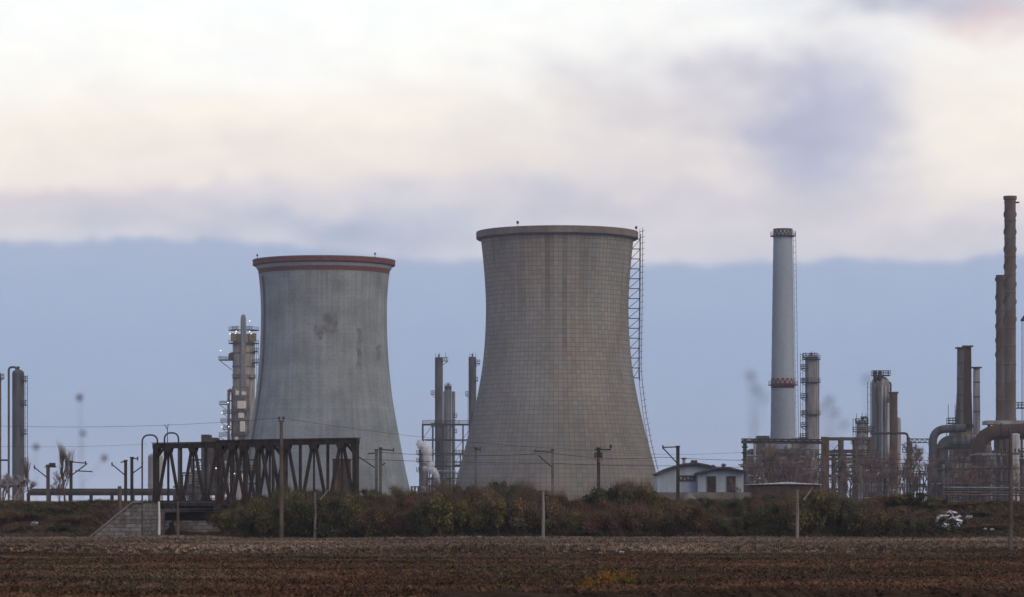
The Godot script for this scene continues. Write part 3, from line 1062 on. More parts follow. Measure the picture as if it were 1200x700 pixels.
	# thin repairs of a darker mortar, following the shell
	for q in [[383.6, 399.4, 371.0, 394.0], [372.6, 383.2, 386.0, 397.0], [421.5, 426.5, 388.0, 433.0], [443.0, 447.5, 406.0, 424.0], [378.0, 382.0, 398.5, 402.0]]:
		var pc := Shape.new()
		var nx := 5
		for j in 4:
			for i in nx:
				var f := []
				for e in [[i, j], [i + 1, j], [i + 1, j + 1], [i, j + 1]]:
					var py: float = lerpf(q[3], q[2], e[1] / 4.0) + (0.9 * sin(e[0] * 2.3 + q[2]) if e[1] == 0 or e[1] == 4 else 0.0)
					var y: float = at(0, py, d).y - c.y
					var rr := tower_profile(hs, rs, y) + 0.035
					var x: float = (lerpf(q[0], q[1], e[0] / float(nx)) + (1.1 * sin(e[1] * 2.7 + q[0] * 3.1) if e[0] == 0 or e[0] == nx else 0.0) - 379.6) * s
					f.append(c + Vector3(x, y, sqrt(rr * rr - x * x)))
				pc.quad(f[0], f[1], f[2], f[3], Vector3(0, 0, 1))
		part("repair_patch", pc, mats["patch_concrete"], root)
	# the cable ladder down the left side
	var prev := []
	for k in 41:
		var py := lerpf(326.0, 590.0, k / 40.0)
		var y: float = maxf(at(0, py, d).y - c.y, 0.0)
		var rr := tower_profile(hs, rs, y) + 0.25
		var cur := []
		for a in [-1.155, -1.115]:
			cur.append(c + Vector3(sin(a) * rr, y, cos(a) * rr))
		if k > 0:
			for e in 2:
				var b := Shape.new()
				b.bar(prev[e], cur[e], 0.2, 0.2, Vector3(1, 0, 0))
				part("ladder_rail", b, mats["steel_grey"], root)
			var t := Shape.new()
			for w in 3:
				t.bar(prev[0].lerp(cur[0], w / 3.0), prev[1].lerp(cur[1], w / 3.0), 0.14, 0.14)
			t.quad(prev[0] + Vector3(0, 0, -0.2), prev[1] + Vector3(0, 0, -0.2), cur[1] + Vector3(0, 0, -0.2), cur[0] + Vector3(0, 0, -0.2), Vector3(-0.5, 0, 1))
			part("ladder_rungs", t, mats["steel_grey"], root)
		prev = cur

# ---------------------------------------------------------------- railway bridge and its walls

func bar_part(called: String, a: Vector3, b: Vector3, w: float, h: float, m: String, root: Node3D, side := Vector3.ZERO) -> MeshInstance3D:
	var g := Shape.new()
	g.bar(a, b, w, h, side)
	return part(called, g, mats[m], root)

func make_bridge() -> void:
	var al := Vector3(-29.30, 2.72, -266.0)
	var ar := Vector3(-18.30, 2.72, -258.0)
	var bl := Vector3(-23.15, 2.72, -256.0)
	var br := Vector3(-12.00, 2.72, -248.0)
	var top := Vector3(0, 4.68, 0)
	var m := "bridge_rust"
	var root := thing("truss_bridge", "rusty steel railway truss bridge on a stone abutment, in front of the smooth cooling tower", "bridge", al)
	var across := (bl - al).normalized()
	for t in 2:
		var l: Vector3 = al if t == 0 else bl
		var r: Vector3 = ar if t == 0 else br
		var u := (r - l).normalized()
		var side := Vector3(u.z, 0, -u.x)
		bar_part("top_chord", l + top - u * 0.25, r + top + u * 0.25, 0.36, 0.42, m, root, side)
		bar_part("chord_cover_plate", l + top - u * 0.28 + Vector3(0, 0.26, 0), r + top + u * 0.28 + Vector3(0, 0.26, 0), 0.56, 0.06, m, root, side)
		bar_part("bottom_chord", l - u * 0.25, r + u * 0.25, 0.36, 0.42, m, root, side)
		for k in 11:
			var p := l.lerp(r, k / 10.0)
			var w := 0.40 if k == 0 or k == 10 else (0.13 if k % 2 == 1 else 0.18)
			bar_part("vertical", p + Vector3(0, 0.2, 0), p + top - Vector3(0, 0.2, 0), w, w * 0.9, m, root, side)
			if k % 2 == 1:
				for e in [-1, 1]:
					var q := l.lerp(r, (k + e) / 10.0)
					bar_part("diagonal", q + Vector3(0, 0.22, 0) - u * e * 0.22, p + top - Vector3(0, 0.22, 0) + u * e * 0.16, 0.17, 0.22, m, root, side)
			var gp := Shape.new()
			var at_top := k % 2 == 1 or k == 0 or k == 10
			var base := p + (top if at_top else Vector3.ZERO)
			var sgn := -1.0 if at_top else 1.0
			var hw := 0.48
			for e in [-1.0, 1.0]:
				var o: Vector3 = side * e * 0.19
				var left := 0.18 if k == 0 else hw
				var right := 0.18 if k == 10 else hw
				var poly := [base + o + u * right, base + o - u * left, base + o - u * left * 0.55 + Vector3(0, sgn * 0.55, 0), base + o + u * right * 0.55 + Vector3(0, sgn * 0.55, 0)]
				gp.slab(poly, side * e * 0.03)
			part("gusset_plate", gp, mats[m], root)
		# portal knee braces at the ends
		for e in [0, 1]:
			var p: Vector3 = l if e == 0 else r
			var dir := u if e == 0 else -u
			bar_part("knee_brace", p + top + dir * 0.85 - Vector3(0, 0.2, 0), p + top + dir * 0.12 - Vector3(0, 0.95, 0), 0.14, 0.16, m, root, side)
		for k in 6:
			var p := l.lerp(r, k / 5.0)
			if k % 5 == 0:
				var g := Shape.new()
				g.box(p + Vector3(0, -0.42, 0), Vector3(0.7, 0.42, 0.7), Basis(u, Vector3.UP, side))
				part("bearing", g, mats["steel"], root)
	for k in 6:
		bar_part("floor_beam", al.lerp(ar, k / 5.0) + Vector3(0, -0.15, 0) + across * 0.2, bl.lerp(br, k / 5.0) + Vector3(0, -0.15, 0) - across * 0.2, 0.25, 0.5, m, root)
	for f in [0.30, 0.64]:
		bar_part("rail_bearer", al.lerp(bl, f) + Vector3(0, -0.28, 0), ar.lerp(br, f) + Vector3(0, -0.28, 0), 0.22, 0.36, m, root)
		bar_part("rail", al.lerp(bl, f) + Vector3(0, 0.14, 0), ar.lerp(br, f) + Vector3(0, 0.14, 0), 0.07, 0.14, "steel", root)
	for k in 22:
		var f := (k + 0.5) / 22
		bar_part("sleeper", al.lerp(ar, f) + Vector3(0, -0.02, 0) + across * 0.9, bl.lerp(br, f) + Vector3(0, -0.02, 0) - across * 0.9, 0.24, 0.16, "pole_wood", root)
	# the pale girder under the deck, with its dark plates below
	var gl := Vector3(-28.9, 2.1, -263.2)
	var gr := Vector3(-16.5, 2.1, -256.0)
	bar_part("edge_girder", gl, gr, 0.3, 0.28, "steel_grey", root)
	bar_part("plate_girder", gl + Vector3(0.05, -0.48, -0.5), gr + Vector3(0, -0.48, -0.5), 0.22, 0.7, "steel", root)

func block_wall(root: Node3D, o: Vector3, u: Vector3, out: Vector3, wide: float, tall: float, bw: float, bh: float, outline: PackedVector2Array, s: int) -> void:
	# courses of stone blocks, each a piece of its own, in front of a bed of mortar
	var r := RandomNumberGenerator.new()
	r.seed = s
	var bed := Shape.new()
	var pts := []
	for q in outline:
		pts.append(o + u * q.x + Vector3(0, q.y, 0))
	bed.slab(pts, -out * 0.6)
	part("core", bed, mats["mortar"], root)
	var shared := {}
	var y := 0.0
	var row := 0
	while y < tall - 0.05:
		var x := -bw * (0.5 if row % 2 else 0.0)
		while x < wide:
			var poly := PackedVector2Array([Vector2(x + 0.02, y + 0.015), Vector2(x + bw - 0.02, y + 0.015), Vector2(x + bw - 0.02, y + bh - 0.015), Vector2(x + 0.02, y + bh - 0.015)])
			var cut := Geometry2D.intersect_polygons(poly, outline)
			if cut.size() == 1 and cut[0].size() >= 3:
				var whole: bool = cut[0].size() == 4 and absf(area(cut[0]) - (bw - 0.04) * (bh - 0.03)) < 0.002
				var proud := r.randf_range(0.04, 0.10)
				var m: Material = [mats["stone"], mats["stone_dark"], mats["stone_pale"]][r.randi() % 3]
				if whole:
					if not shared.has("whole"):
						var g := Shape.new()
						g.box(Vector3.ZERO, Vector3(bw - 0.04, bh - 0.03, 0.2), Basis(u, Vector3.UP, out))
						shared["whole"] = g.mesh()
					put("stone_block", shared["whole"], m, root, Transform3D(Basis(), o + u * (x + bw / 2) + Vector3(0, y + bh / 2, 0) + out * (proud - 0.1) - root.position))
				else:
					var g := Shape.new()
					var f := []
					for q in cut[0]:
						f.append(o + u * q.x + Vector3(0, q.y, 0) + out * proud)
					g.slab(f, -out * 0.2)
					part("stone_block", g, m, root)
			x += bw
		y += bh
		row += 1

func area(p: PackedVector2Array) -> float:
	var a := 0.0
	for i in p.size():
		a += p[i].cross(p[(i + 1) % p.size()])
	return absf(a) / 2

func make_walls() -> void:
	for q in [["stone_dark", Color(0.72, 0.72, 0.72)], ["stone_pale", Color(1.05, 1.05, 1.05)]]:
		var m: StandardMaterial3D = mats["stone"].duplicate()
		m.albedo_color = (q[1] as Color).linear_to_srgb()
		mats[q[0]] = m
	var w := thing("wing_wall", "pale stone wing wall sloping down to the left beside the truss bridge", "retaining wall", Vector3(-31.8, -0.1, -242.4))
	block_wall(w, Vector3(-31.8, -0.1, -242.4), Vector3.RIGHT, Vector3(0, 0, 1), 4.0, 2.8, 0.8, 0.3, PackedVector2Array([Vector2(0, 0), Vector2(4.0, 0), Vector2(4.0, 2.75), Vector2(3.4, 2.75)]), 5)
	var cope := Shape.new()
	cope.bar(Vector3(-31.8, 0.0, -242.55), Vector3(-28.4, 2.75, -242.55), 0.75, 0.14, Vector3(0, 0, 1))
	cope.bar(Vector3(-28.42, 2.72, -242.55), Vector3(-27.75, 2.72, -242.55), 0.75, 0.14, Vector3(0, 0, 1))
	part("coping", cope, mats["stone"], w)
	var a := thing("abutment_wall", "stone side wall of the passage under the left end of the truss bridge", "retaining wall", Vector3(-27.8, -0.1, -243.1))
	var u := Vector3(-0.75, 0, -28.0).normalized()
	block_wall(a, Vector3(-27.78, -0.1, -243.1), u, Vector3(-u.z, 0, u.x), 28.0, 2.75, 1.75, 0.3, PackedVector2Array([Vector2(0, 0), Vector2(28.0, 0), Vector2(28.0, 2.3), Vector2(22.5, 2.3), Vector2(22.5, 2.05), Vector2(13.0, 2.05), Vector2(13.0, 2.75), Vector2(0, 2.75)]), 6)
	var b := thing("abutment_wall", "stone wall closing the dark passage behind the truss bridge", "retaining wall", Vector3(-28.5, -0.1, -270.9))
	block_wall(b, Vector3(-28.45, -0.1, -270.8), Vector3.RIGHT, Vector3(0, 0, 1), 8.5, 2.75, 0.85, 0.3, PackedVector2Array([Vector2(0, 0), Vector2(8.5, 0), Vector2(8.5, 2.7), Vector2(0, 2.7)]), 7)

# ---------------------------------------------------------------- poles, masts, wires

func insulator(root: Node3D, p: Vector3, tall := 0.4, r := 0.09) -> void:
	var g := Shape.new()
	g.lathe(p, [Vector2(0.03, 0), Vector2(0.03, tall * 0.3), Vector2(r, tall * 0.32), Vector2(r * 0.8, tall * 0.5), Vector2(r, tall * 0.55), Vector2(r * 0.7, tall * 0.75), Vector2(r * 0.7, tall), Vector2(0, tall)], 8)
	part("insulator", g, mats["ceramic"], root)

func mast(px: float, top: float, d: float, m: String, label: String, arms: Array, thick := 0.26, group := "railway catenary masts") -> Node3D:
	var p := at(px, top, d)
	var base := Vector3(p.x, ground_height(p.x, -d) - 0.1, -d)
	var root := thing("catenary_mast", label, "mast", base, group)
	var g := Shape.new()
	g.box(Vector3(p.x, (base.y + p.y) / 2, -d), Vector3(thick, p.y - base.y, thick))
	part("post", g, mats[m], root)
	var c := Shape.new()
	c.box(p + Vector3(0, 0.05, 0), Vector3(thick + 0.1, 0.1, thick + 0.1))
	part("post_cap", c, mats["steel"], root)
	for a in arms:   # [x0, y0, x1, y1]
		var q := Shape.new()
		q.tube([at(a[0], a[1], d), at(a[2], a[3], d)], 0.06, 6)
		part("bracket_arm", q, mats["steel"], root)
		if a.size() > 4:
			insulator(root, at(a[0], a[1], d) - Vector3(0, 0.2, 0))
	return root

func lineside_pole(px: float, top: float, low: float, m: String, label: String, category := "pole", r := 0.14) -> Node3D:
	var d := clampf((EYE + 0.05) * FOCAL / maxf(low - HORIZON, 8.0), 60.0, 243.0)
	var p := at(px, top, d)
	var base := Vector3(p.x, ground_height(p.x, -d) - 0.1, -d)
	var root := thing("utility_pole", label, category, base)
	var g := Shape.new()
	g.tube([base, base.lerp(p, 0.5) + Vector3(0.02, 0, 0), p], [r * 1.25, r * 1.1, r * 0.85], 9)
	part("post", g, mats[m], root)
	return root

func wire(label: String, pts: Array, sag: float, r := 0.011, group := "") -> void:
	var path := []
	for i in pts.size() - 1:
		var a := at(pts[i][0], pts[i][1], pts[i][2])
		var b := at(pts[i + 1][0], pts[i + 1][1], pts[i + 1][2])
		for k in 10:
			var t := k / 10.0
			path.append(a.lerp(b, t) - Vector3(0, 4 * sag * t * (1 - t), 0))
	path.append(at(pts[-1][0], pts[-1][1], pts[-1][2]))
	var g := Shape.new()
	g.tube(path, r, 4)
	single("overhead_wire", g, mats["steel"], label, "wire", group)

func make_lines() -> void:
	var grp := "railway catenary masts"
	var m1 := mast(56, 546, 300, "pole_wood", "dark railway mast with a small box on top, left of the bare poplar", [[40, 548, 55, 560, 1], [52, 547.5, 66, 547.5]], 0.3)
	var bx := Shape.new()
	bx.box(at(61, 545, 300), Vector3(0.55, 0.35, 0.5))
	part("switch_box", bx, mats["steel"], m1)
	mast(83, 541.5, 300, "steel", "dark railway mast with two brackets reaching right, just right of the bare poplar", [[100, 543, 83, 541.5, 1], [102, 543.5, 84, 557], [108, 553, 88, 552]])
	mast(147, 540.5, 296, "steel", "left one of two dark railway masts standing close together above the sloping wing wall", [[131, 544.5, 146, 557, 1], [141, 542, 147, 541]])
	mast(154.3, 537, 290, "steel", "right one of two dark railway masts standing close together above the sloping wing wall", [[161, 538, 154, 537, 1], [166, 547, 155, 555]])
	mast(441, 528, 290, "steel_grey", "grey railway mast with a bracket reaching back over the right end of the truss bridge", [[417, 533.5, 441, 549.5, 1], [431, 532, 441, 531]])
	mast(445.8, 526, 283, "steel_grey", "taller grey railway mast beside the bracketed one, right of the truss bridge", [[461, 528, 446, 527, 1], [451, 543, 446, 547]])
	mast(557.5, 526, 300, "steel_grey", "faint grey railway mast before the left edge of the panelled cooling tower", [[563, 527, 557, 526.5, 1]], 0.24)
	mast(647.5, 528, 300, "steel_grey", "grey railway mast with a long bracket in front of the middle of the panelled tower", [[627, 529, 647, 530, 1], [631, 534, 647, 548]], 0.24)
	var m7 := mast(701.5, 526, 280, "steel", "dark mast stacked with insulators in front of the right half of the panelled tower", [[697, 527, 716, 527]], 0.28)
	for q in [[698, 540, 0.7], [705, 540, 0.7], [701.5, 546, 0.9], [716, 527, 0.4]]:
		insulator(m7, at(q[0], q[1], 279.7), q[2], 0.17)
	mast(794.5, 524, 285, "steel", "dark railway mast with a slanting bracket before the white gabled building", [[777, 524.5, 794, 524, 1], [777.5, 525.5, 794, 543.5]], 0.30)
	mast(1009, 545, 300, "steel_grey", "short railway mast in front of the brown pipe bridge pillar", [[1021, 546, 1009, 545.5, 1]], 0.2)
	# poles along the field
	var p1 := lineside_pole(329.5, 493, 632, "pole_wood", "tall wooden pole with two insulators on top, in front of the truss bridge")
	var d1 := 2.05 * FOCAL / 32.0
	for q in [-2.6, 2.6]:
		insulator(p1, at(329.5 + q, 493.5, d1), 0.32, 0.11)
	var fork := Shape.new()
	fork.bar(at(326.5, 494, d1), at(332.5, 494, d1), 0.1, 0.12)
	part("cross_arm", fork, mats["steel"], p1)
	for q in [[369, 577, 632, 385.5, 573.5, 374, 586, "short concrete post with a slanting arm before the right end of the bridge"], [636.5, 576, 634, 653, 567, 642, 580, "short concrete post with a slanting arm in front of the panelled cooling tower"], [934.5, 574, 634, 953, 571, 941, 586, "short concrete post with a slanting arm below the white chimney"]]:
		var p := lineside_pole(q[0], q[1], q[2], "pole_concrete", q[7], "post", 0.10)
		var dd: float = 2.05 * FOCAL / (q[2] - HORIZON)
		bar_part("slanting_arm", at(q[5] + 1, q[6], dd), at(q[3], q[4], dd), 0.11, 0.11, "pole_concrete", p)
		bar_part("arm_clamp", at(q[0], q[6] + 2, dd), at(q[5] + 2, q[6], dd), 0.08, 0.08, "steel", p)
	var p5 := lineside_pole(1184.5, 506, 648, "pole_wood", "tall wooden pole with a crossarm of insulators at the right edge of the field", "pole", 0.10)
	var d5 := 2.05 * FOCAL / 48.0
	var ca := Shape.new()
	ca.bar(at(1173, 532, d5), at(1195, 532, d5), 0.1, 0.1)
	part("cross_arm", ca, mats["pole_wood"], p5)
	for q in [1174.0, 1179.0, 1190.0, 1194.5]:
		insulator(p5, at(q, 531.5, d5), 0.24, 0.06)
	for q in [1182.6, 1186.6]:
		insulator(p5, at(q, 507.5, d5), 0.24, 0.05)
	lineside_pole(140, 570, 627, "pole_wood", "leaning dark wooden post standing before the sloping wing wall", "post", 0.17)
	lineside_pole(160.5, 590, 629, "pole_concrete", "thin pale post at the top corner of the sloping wing wall", "post", 0.05)
	lineside_pole(186, 588, 630, "white_paint", "white painted post in front of the left end of the truss bridge", "post", 0.09)
	lineside_pole(208, 588, 629, "pole_wood", "slim brown post in front of the dark bridge passage", "post", 0.09)
	# wires
	wire("long thin power wire crossing the sky from the left edge to the tall wooden pole", [[-30, 498.5, 236], [329.5, 490, 236]], 0.35)
	wire("thin power wire from the tall wooden pole to the insulator mast", [[329.5, 490, 236], [701.5, 528, 280]], 0.4)
	wire("thin power wire from the insulator mast past the white building", [[701.5, 529, 280], [873, 530, 300], [1100, 531, 300]], 0.25)
	wire("lower thin power wire ending behind the gooseneck vent pipes", [[-30, 522.5, 320], [172, 520.5, 320]], 0.2)
	wire("lowest trackside wire running across the left masts", [[-30, 539.5, 300], [8, 539.5, 300]], 0.02, 0.03)
	wire("trackside contact wire running along the railway behind the bushes", [[417, 538, 290], [647, 543, 300], [794, 546, 285], [1010, 548, 300], [1240, 548, 300]], 0.1, 0.02)
	wire("trackside carrier wire running along the railway above the contact wire", [[441, 530, 290], [647, 531, 300], [777, 536, 285], [1010, 536, 300], [1240, 537, 300]], 0.3, 0.02)

# ---------------------------------------------------------------- plant

func lamp(px: float, py: float, d: float, label: String, r := 0.22) -> void:
	var p := at(px, py, d)
	var root := thing("work_lamp", label, "lamp", p - Vector3(0, 0.3, 0), "lit lamps on the refinery platforms")
	var g := Shape.new()
	g.lathe(p, [Vector2(0, -r), Vector2(r * 0.7, -r * 0.7), Vector2(r, 0), Vector2(r * 0.7, r * 0.7), Vector2(0, r)], 8, true)
	part("lamp_globe", g, mats["lamp"], root)
	var h := Shape.new()
	h.lathe(p, [Vector2(r * 0.75, r * 0.72), Vector2(r * 0.5, r * 1.3), Vector2(0, r * 1.4)], 8)
	h.bar(p + Vector3(0, r * 1.3, 0), p + Vector3(0, r * 1.3, -1.4), 0.07, 0.07)
	part("lamp_housing", h, mats["steel"], root)
	var l := OmniLight3D.new()
	l.name = "lamp_light"
	l.light_color = Color(1.0, 0.93, 0.82)
	l.light_energy = 2.5
	l.light_size = r
	l.omni_range = 40.0
	l.omni_attenuation = 2.0
	l.shadow_enabled = true
	l.position = p - root.position
	root.add_child(l)

func make_plant_left() -> void:
	column("refinery_column", "grey refinery column with a hooked pipe, at the far left edge", 21.0, 433, 7.0, 1000, "vessel_dark", {"seam": 8.0, "decks": [[446, 26, 31], [474, 26, 30.5], [508, 26, 30.5], [541, 26, 30.5]], "pipes": [[10.2, 430.5, 590, 1.3, 19.0, "vessel_dark"]], "ladders": [[29.2, 440, 560, 1.0]]})
	column("refinery_column", "edge of a dark reddish column cut off by the left side of the photo", -3.5, 436, 4.6, 1000, "rust", {"decks": [[443, 0.5, 4.5]], "seam": 6.0})
	pipe("crossover_pipe", "short dark pipe between the two columns at the far left", [[-10, 539.5, 1000], [10, 539.5, 1000]], 0.28, "steel", 0.5)
	# pipeline on supports
	var root := thing("pipeline", "long dark pipeline on short supports, left of the truss bridge", "pipeline", at(110, 590, 420))
	for q in [[575.2, 0.30, -423.0], [577.6, 0.34, -421.6]]:
		var g := Shape.new()
		g.tube([Vector3(at(31, 0, 420).x, at(0, q[0], 420).y, q[2]), Vector3(at(260, 0, 420).x, at(0, q[0], 420).y, q[2])], q[1], 10)
		part("pipe_run", g, mats["steel"], root)
	bar_part("beam", at(31, 579.6, 420), at(260, 579.6, 420), 0.3, 0.3, "steel", root)
	for k in 10:
		var x := 33 + k * 24.5
		bar_part("support", at(x, 580, 420), at(x, 596, 420), 0.45, 0.4, "steel", root)
	# goosenecks and small tank
	column("storage_vessel", "pale upright tank with a domed top behind the left end of the truss bridge", 182, 531, 8.8, 560, "vessel_pale", {"category": "tank", "seam": 40.0, "rise": 0.55})
	pipe("gooseneck_pipe", "gooseneck vent pipe arching over the pale upright tank, left one", [[166.4, 592, 540], [166.4, 510, 540], [184.4, 510, 540], [184.4, 527, 540]], 0.14, "steel", 1.25, [[0, 0.6]])
	pipe("gooseneck_pipe", "gooseneck vent pipe arching over the bridge's top chord, right one", [[192.5, 535, 540], [192.5, 507.5, 540], [209.0, 507.5, 540], [209.0, 592, 540]], 0.14, "steel", 1.25, [[2, 0.4]])
	var fl := thing("vent_rod", "thin forked rod between the two gooseneck vent pipes", "rod", at(196, 592, 540))
	var g := Shape.new()
	g.tube([at(196, 592, 540), at(196, 503, 540), at(192.5, 498, 540)], 0.07, 5)
	part("rod_stem", g, mats["steel"], fl)
	g = Shape.new()
	g.tube([at(196, 503, 540), at(197, 497, 540)], 0.06, 5)
	part("rod_tip", g, mats["steel"], fl)
	# buildings behind the bridge
	var bs := thing("boiler_house", "brown stepped boiler house behind the left half of the truss bridge", "building", at(252, 595, 760))
	for q in [[235.5, 245.5, 511, 6.0], [245.5, 254.5, 514.5, 6.6], [254.5, 266, 518, 5.0]]:
		g = Shape.new()
		var a := at(q[0], q[2], 760)
		var b := at(q[1], 597, 760)
		g.box(Vector3((a.x + b.x) / 2, (a.y + b.y) / 2, -760 - q[3] / 2), Vector3(b.x - a.x - 0.01, a.y - b.y, q[3]))
		part("wall", g, mats["brown_brick"], bs)
		g = Shape.new()
		g.box(Vector3((a.x + b.x) / 2, a.y + 0.15, -760 - q[3] / 2), Vector3(b.x - a.x - 0.02, 0.3, q[3] + 0.4))
		part("roof", g, mats["roof_sheet"], bs)
	for q in [[238, 242, 545, 551], [247.5, 252, 530, 535], [247.5, 252, 545, 551]]:
		g = Shape.new()
		g.box((at(q[0], q[2], 759.95) + at(q[1], q[3], 759.95)) / 2, Vector3((q[1] - q[0]) * 0.2, (q[3] - q[2]) * 0.2, 0.1))
		part("window", g, mats["glass"], bs)
	frame("equipment_gantry", "dark equipment frame behind the middle of the truss bridge", 224, 300, 6, [538, 552, 566, 580], 730, 6.0, "steel", 0.35, true, [552.0])
	column("drum_vessel", "stout grey drum behind the left bays of the truss bridge", 228, 553, 8.5, 700, "vessel_dark", {"category": "tank", "seam": 30.0, "nozzle": false})
	column("drum_vessel", "slim grey drum behind the middle bays of the truss bridge", 263, 540, 5.5, 705, "vessel", {"category": "tank", "seam": 6.0})
	column("drum_vessel", "pale drum low behind the middle bays of the truss bridge", 283, 556, 7.5, 700, "vessel_pale", {"category": "tank", "seam": 30.0, "nozzle": false})
	for q in [[237, 579, 4.6, "small white ball tank seen through the left bays of the bridge"], [248.5, 584.5, 6.4, "large white ball tank with a cross rib seen through the bridge"], [264, 583, 3.4, "little white ball tank seen through the middle of the bridge"]]:
		var r: float = q[2] * 560 / FOCAL
		var c := at(q[0], q[1], 560)
		var t := thing("ball_tank", q[3], "tank", c - Vector3(0, r + 0.6, 0))
		g = Shape.new()
		var prof := []
		for k in 13:
			prof.append(Vector2(r * cos(-PI / 2 + PI * k / 12), r * sin(-PI / 2 + PI * k / 12)))
		g.lathe(c, prof, 20, true)
		part("shell", g, mats["white_paint"], t)
		g = Shape.new()
		for k in 24:
			var a := TAU * k / 24
			var b := TAU * (k + 1) / 24
			g.bar(c + Vector3(sin(a) * r, 0, cos(a) * r), c + Vector3(sin(b) * r, 0, cos(b) * r), 0.1, 0.1)
			g.bar(c + Vector3(0, sin(a) * r, cos(a) * r), c + Vector3(0, sin(b) * r, cos(b) * r), 0.1, 0.1)
		part("rib", g, mats["steel_grey"], t)
		for k in 4:
			var a := TAU * (k + 0.5) / 4
			bar_part("leg", c + Vector3(sin(a) * r * 0.8, -r * 0.3, cos(a) * r * 0.8), c + Vector3(sin(a) * r * 0.8, -r - 1.0, cos(a) * r * 0.8), 0.12, 0.12, "steel_grey", t)
	var bt := thing("box_tank", "tall rusty box tank behind the right end of the truss bridge", "tank", at(400, 595, 420))
	g = Shape.new()
	g.box((at(389.5, 539, 420) + at(410.5, 597, 420)) / 2 - Vector3(0, 0, 1.2), Vector3(21 * 420 / FOCAL, 58 * 420 / FOCAL, 2.4))
	part("shell", g, mats["rust"], bt)
	for k in 4:
		g = Shape.new()
		g.box(at(391.5 + k * 5.7, 568, 420) + Vector3(0, 0, 0.03), Vector3(0.14, 56 * 420 / FOCAL, 0.10))
		part("stiffener", g, mats["bridge_rust"], bt)
	g = Shape.new()
	g.box(at(400, 538.8, 420) - Vector3(0, 0, 1.2), Vector3(21.6 * 420 / FOCAL, 0.2, 2.7))
	part("lid", g, mats["steel"], bt)
	# the tall lit column left of the smooth tower
	var d := 1200.0
	var col := column("refinery_column", "thick grey refinery column with lit platforms, half hidden by the smooth tower", 285.5, 391, 13.0, d, "lagging", {"seam": 9.0, "rise": 0.25, "nozzle": false, "rings": [387.0, 402.5], "ring_out": 1.6, "decks": [[422, 257, 273], [425, 297, 303], [443, 273, 299], [412, 297, 302]], "ladders": [[300.5, 402, 470, 1.0]]})
	g = Shape.new()
	g.tube([at(285, 455, d - 5.2), at(285, 380, d - 5.2), at(285, 374, d - 5.2), at(285, 370.5, d - 5.0), at(285, 369, d - 4.2)], [1.05, 1.05, 1.03, 0.8, 0.3], 14)
	part("overhead_pipe", g, mats["vessel"], col)
	for q in [274.5, 296.0]:
		g = Shape.new()
		g.box(at(q, 395.5, d - 3.6), Vector3(2.6, 3.0, 1.6))
		part("yellow_cabinet", g, mats["yellow_paint"], col)
	gallery(col, at(273, 0, d).x, at(280, 0, d).x, at(0, 387, d).y, -d + 1.5, -d + 4.5)
	gallery(col, at(290, 0, d).x, at(297, 0, d).x, at(0, 387, d).y, -d + 1.5, -d + 4.5)
	g = Shape.new()
	g.lathe(at(271, 422, d - 1.0), [Vector2(0.2, 0), Vector2(1.1, 0.3), Vector2(1.1, 2.2), Vector2(0.3, 2.8), Vector2(0, 2.8)], 12)
	part("small_drum", g, mats["rust"], col)
	for q in [430.0, 414.0]:
		g = Shape.new()
		g.lathe(at(285.5, q, d), [Vector2(13.3 * d / FOCAL, -0.3), Vector2(13.5 * d / FOCAL, -0.2), Vector2(13.5 * d / FOCAL, 0.2), Vector2(13.3 * d / FOCAL, 0.3)], 22)
		part("band", g, mats["rust_grey"], col)
	# the pale structure in front of its foot
	var fr := frame("heater_structure", "pale heater wrapped in steel framing at the foot of the lit column", 272.5, 290, 2, [453, 464, 481, 492, 508, 530], 1185, 5.0, "steel_grey", 0.45, false, [481.0, 508.0])
	g = Shape.new()
	g.box((at(273.5, 455, 1187) + at(289, 595, 1187)) / 2 - Vector3(0, 0, 1.5), Vector3(15.5 * 1187 / FOCAL, 140 * 1187 / FOCAL, 3.0))
	part("heater_casing", g, mats["lagging"], fr)
	for q in [[276, 280, 458, 463], [283, 288, 459, 463], [278, 288, 470, 479], [279, 286, 484, 490], [281, 287, 494, 506], [275, 279, 512, 522]]:
		g = Shape.new()
		g.box((at(q[0], q[2], 1184.8) + at(q[1], q[3], 1184.8)) / 2, Vector3((q[1] - q[0]) * 0.31, (q[3] - q[2]) * 0.31, 0.6))
		part("duct_panel", g, mats["white_paint"], fr)
	var st := frame("stair_tower", "narrow stair tower with lit landings, left of the pale heater", 267, 271.5, 1, [457, 469, 480, 492, 503, 530], 1180, 3.5, "steel", 0.4, true)
	for q in [[474, 257, 267], [484.5, 261, 271], [494.5, 258.5, 271], [503, 261, 271], [511, 256.5, 267]]:
		gallery(st, at(q[0 + 1], 0, 1180).x, at(q[2], 0, 1180).x, at(0, q[0], 1180).y, -1182.5, -1179.5, "steel", at(q[2], 0, 1180).x)
	g = Shape.new()
	g.tube(rounded([at(272.5, 461, 1179), at(270, 456, 1179), at(267.8, 460, 1179), at(267.8, 520, 1179)], 1.5), 0.5, 9)
	part("riser_pipe", g, mats["rust"], st)
	for q in [[292.5, 376.3, "topmost lit lamp on the thick column, right of its overhead pipe"], [269.5, 391.3, "lit lamp at the left end of the ring platform on the thick column"], [276.7, 388.3, "upper lit lamp left of the overhead pipe on the thick column"], [275.8, 390.7, "lower lit lamp left of the overhead pipe on the thick column"], [292.2, 388.6, "middle lit lamp right of the overhead pipe on the thick column"], [294.2, 391.0, "lower lit lamp right of the overhead pipe on the thick column"], [258.3, 411.0, "lit lamp on the side platform that juts left from the thick column"], [267, 472.0, "bright lit lamp on the upper landing of the stair tower"], [260, 484.0, "lit lamp at the left end of the middle stair tower landing"], [259.7, 500.3, "lit lamp above the lowest stair tower landing"], [268.0, 500.3, "small lit lamp at the right of the lowest stair tower landing"]]:
		lamp(q[0], q[1], 1174.0, q[2], 0.22)
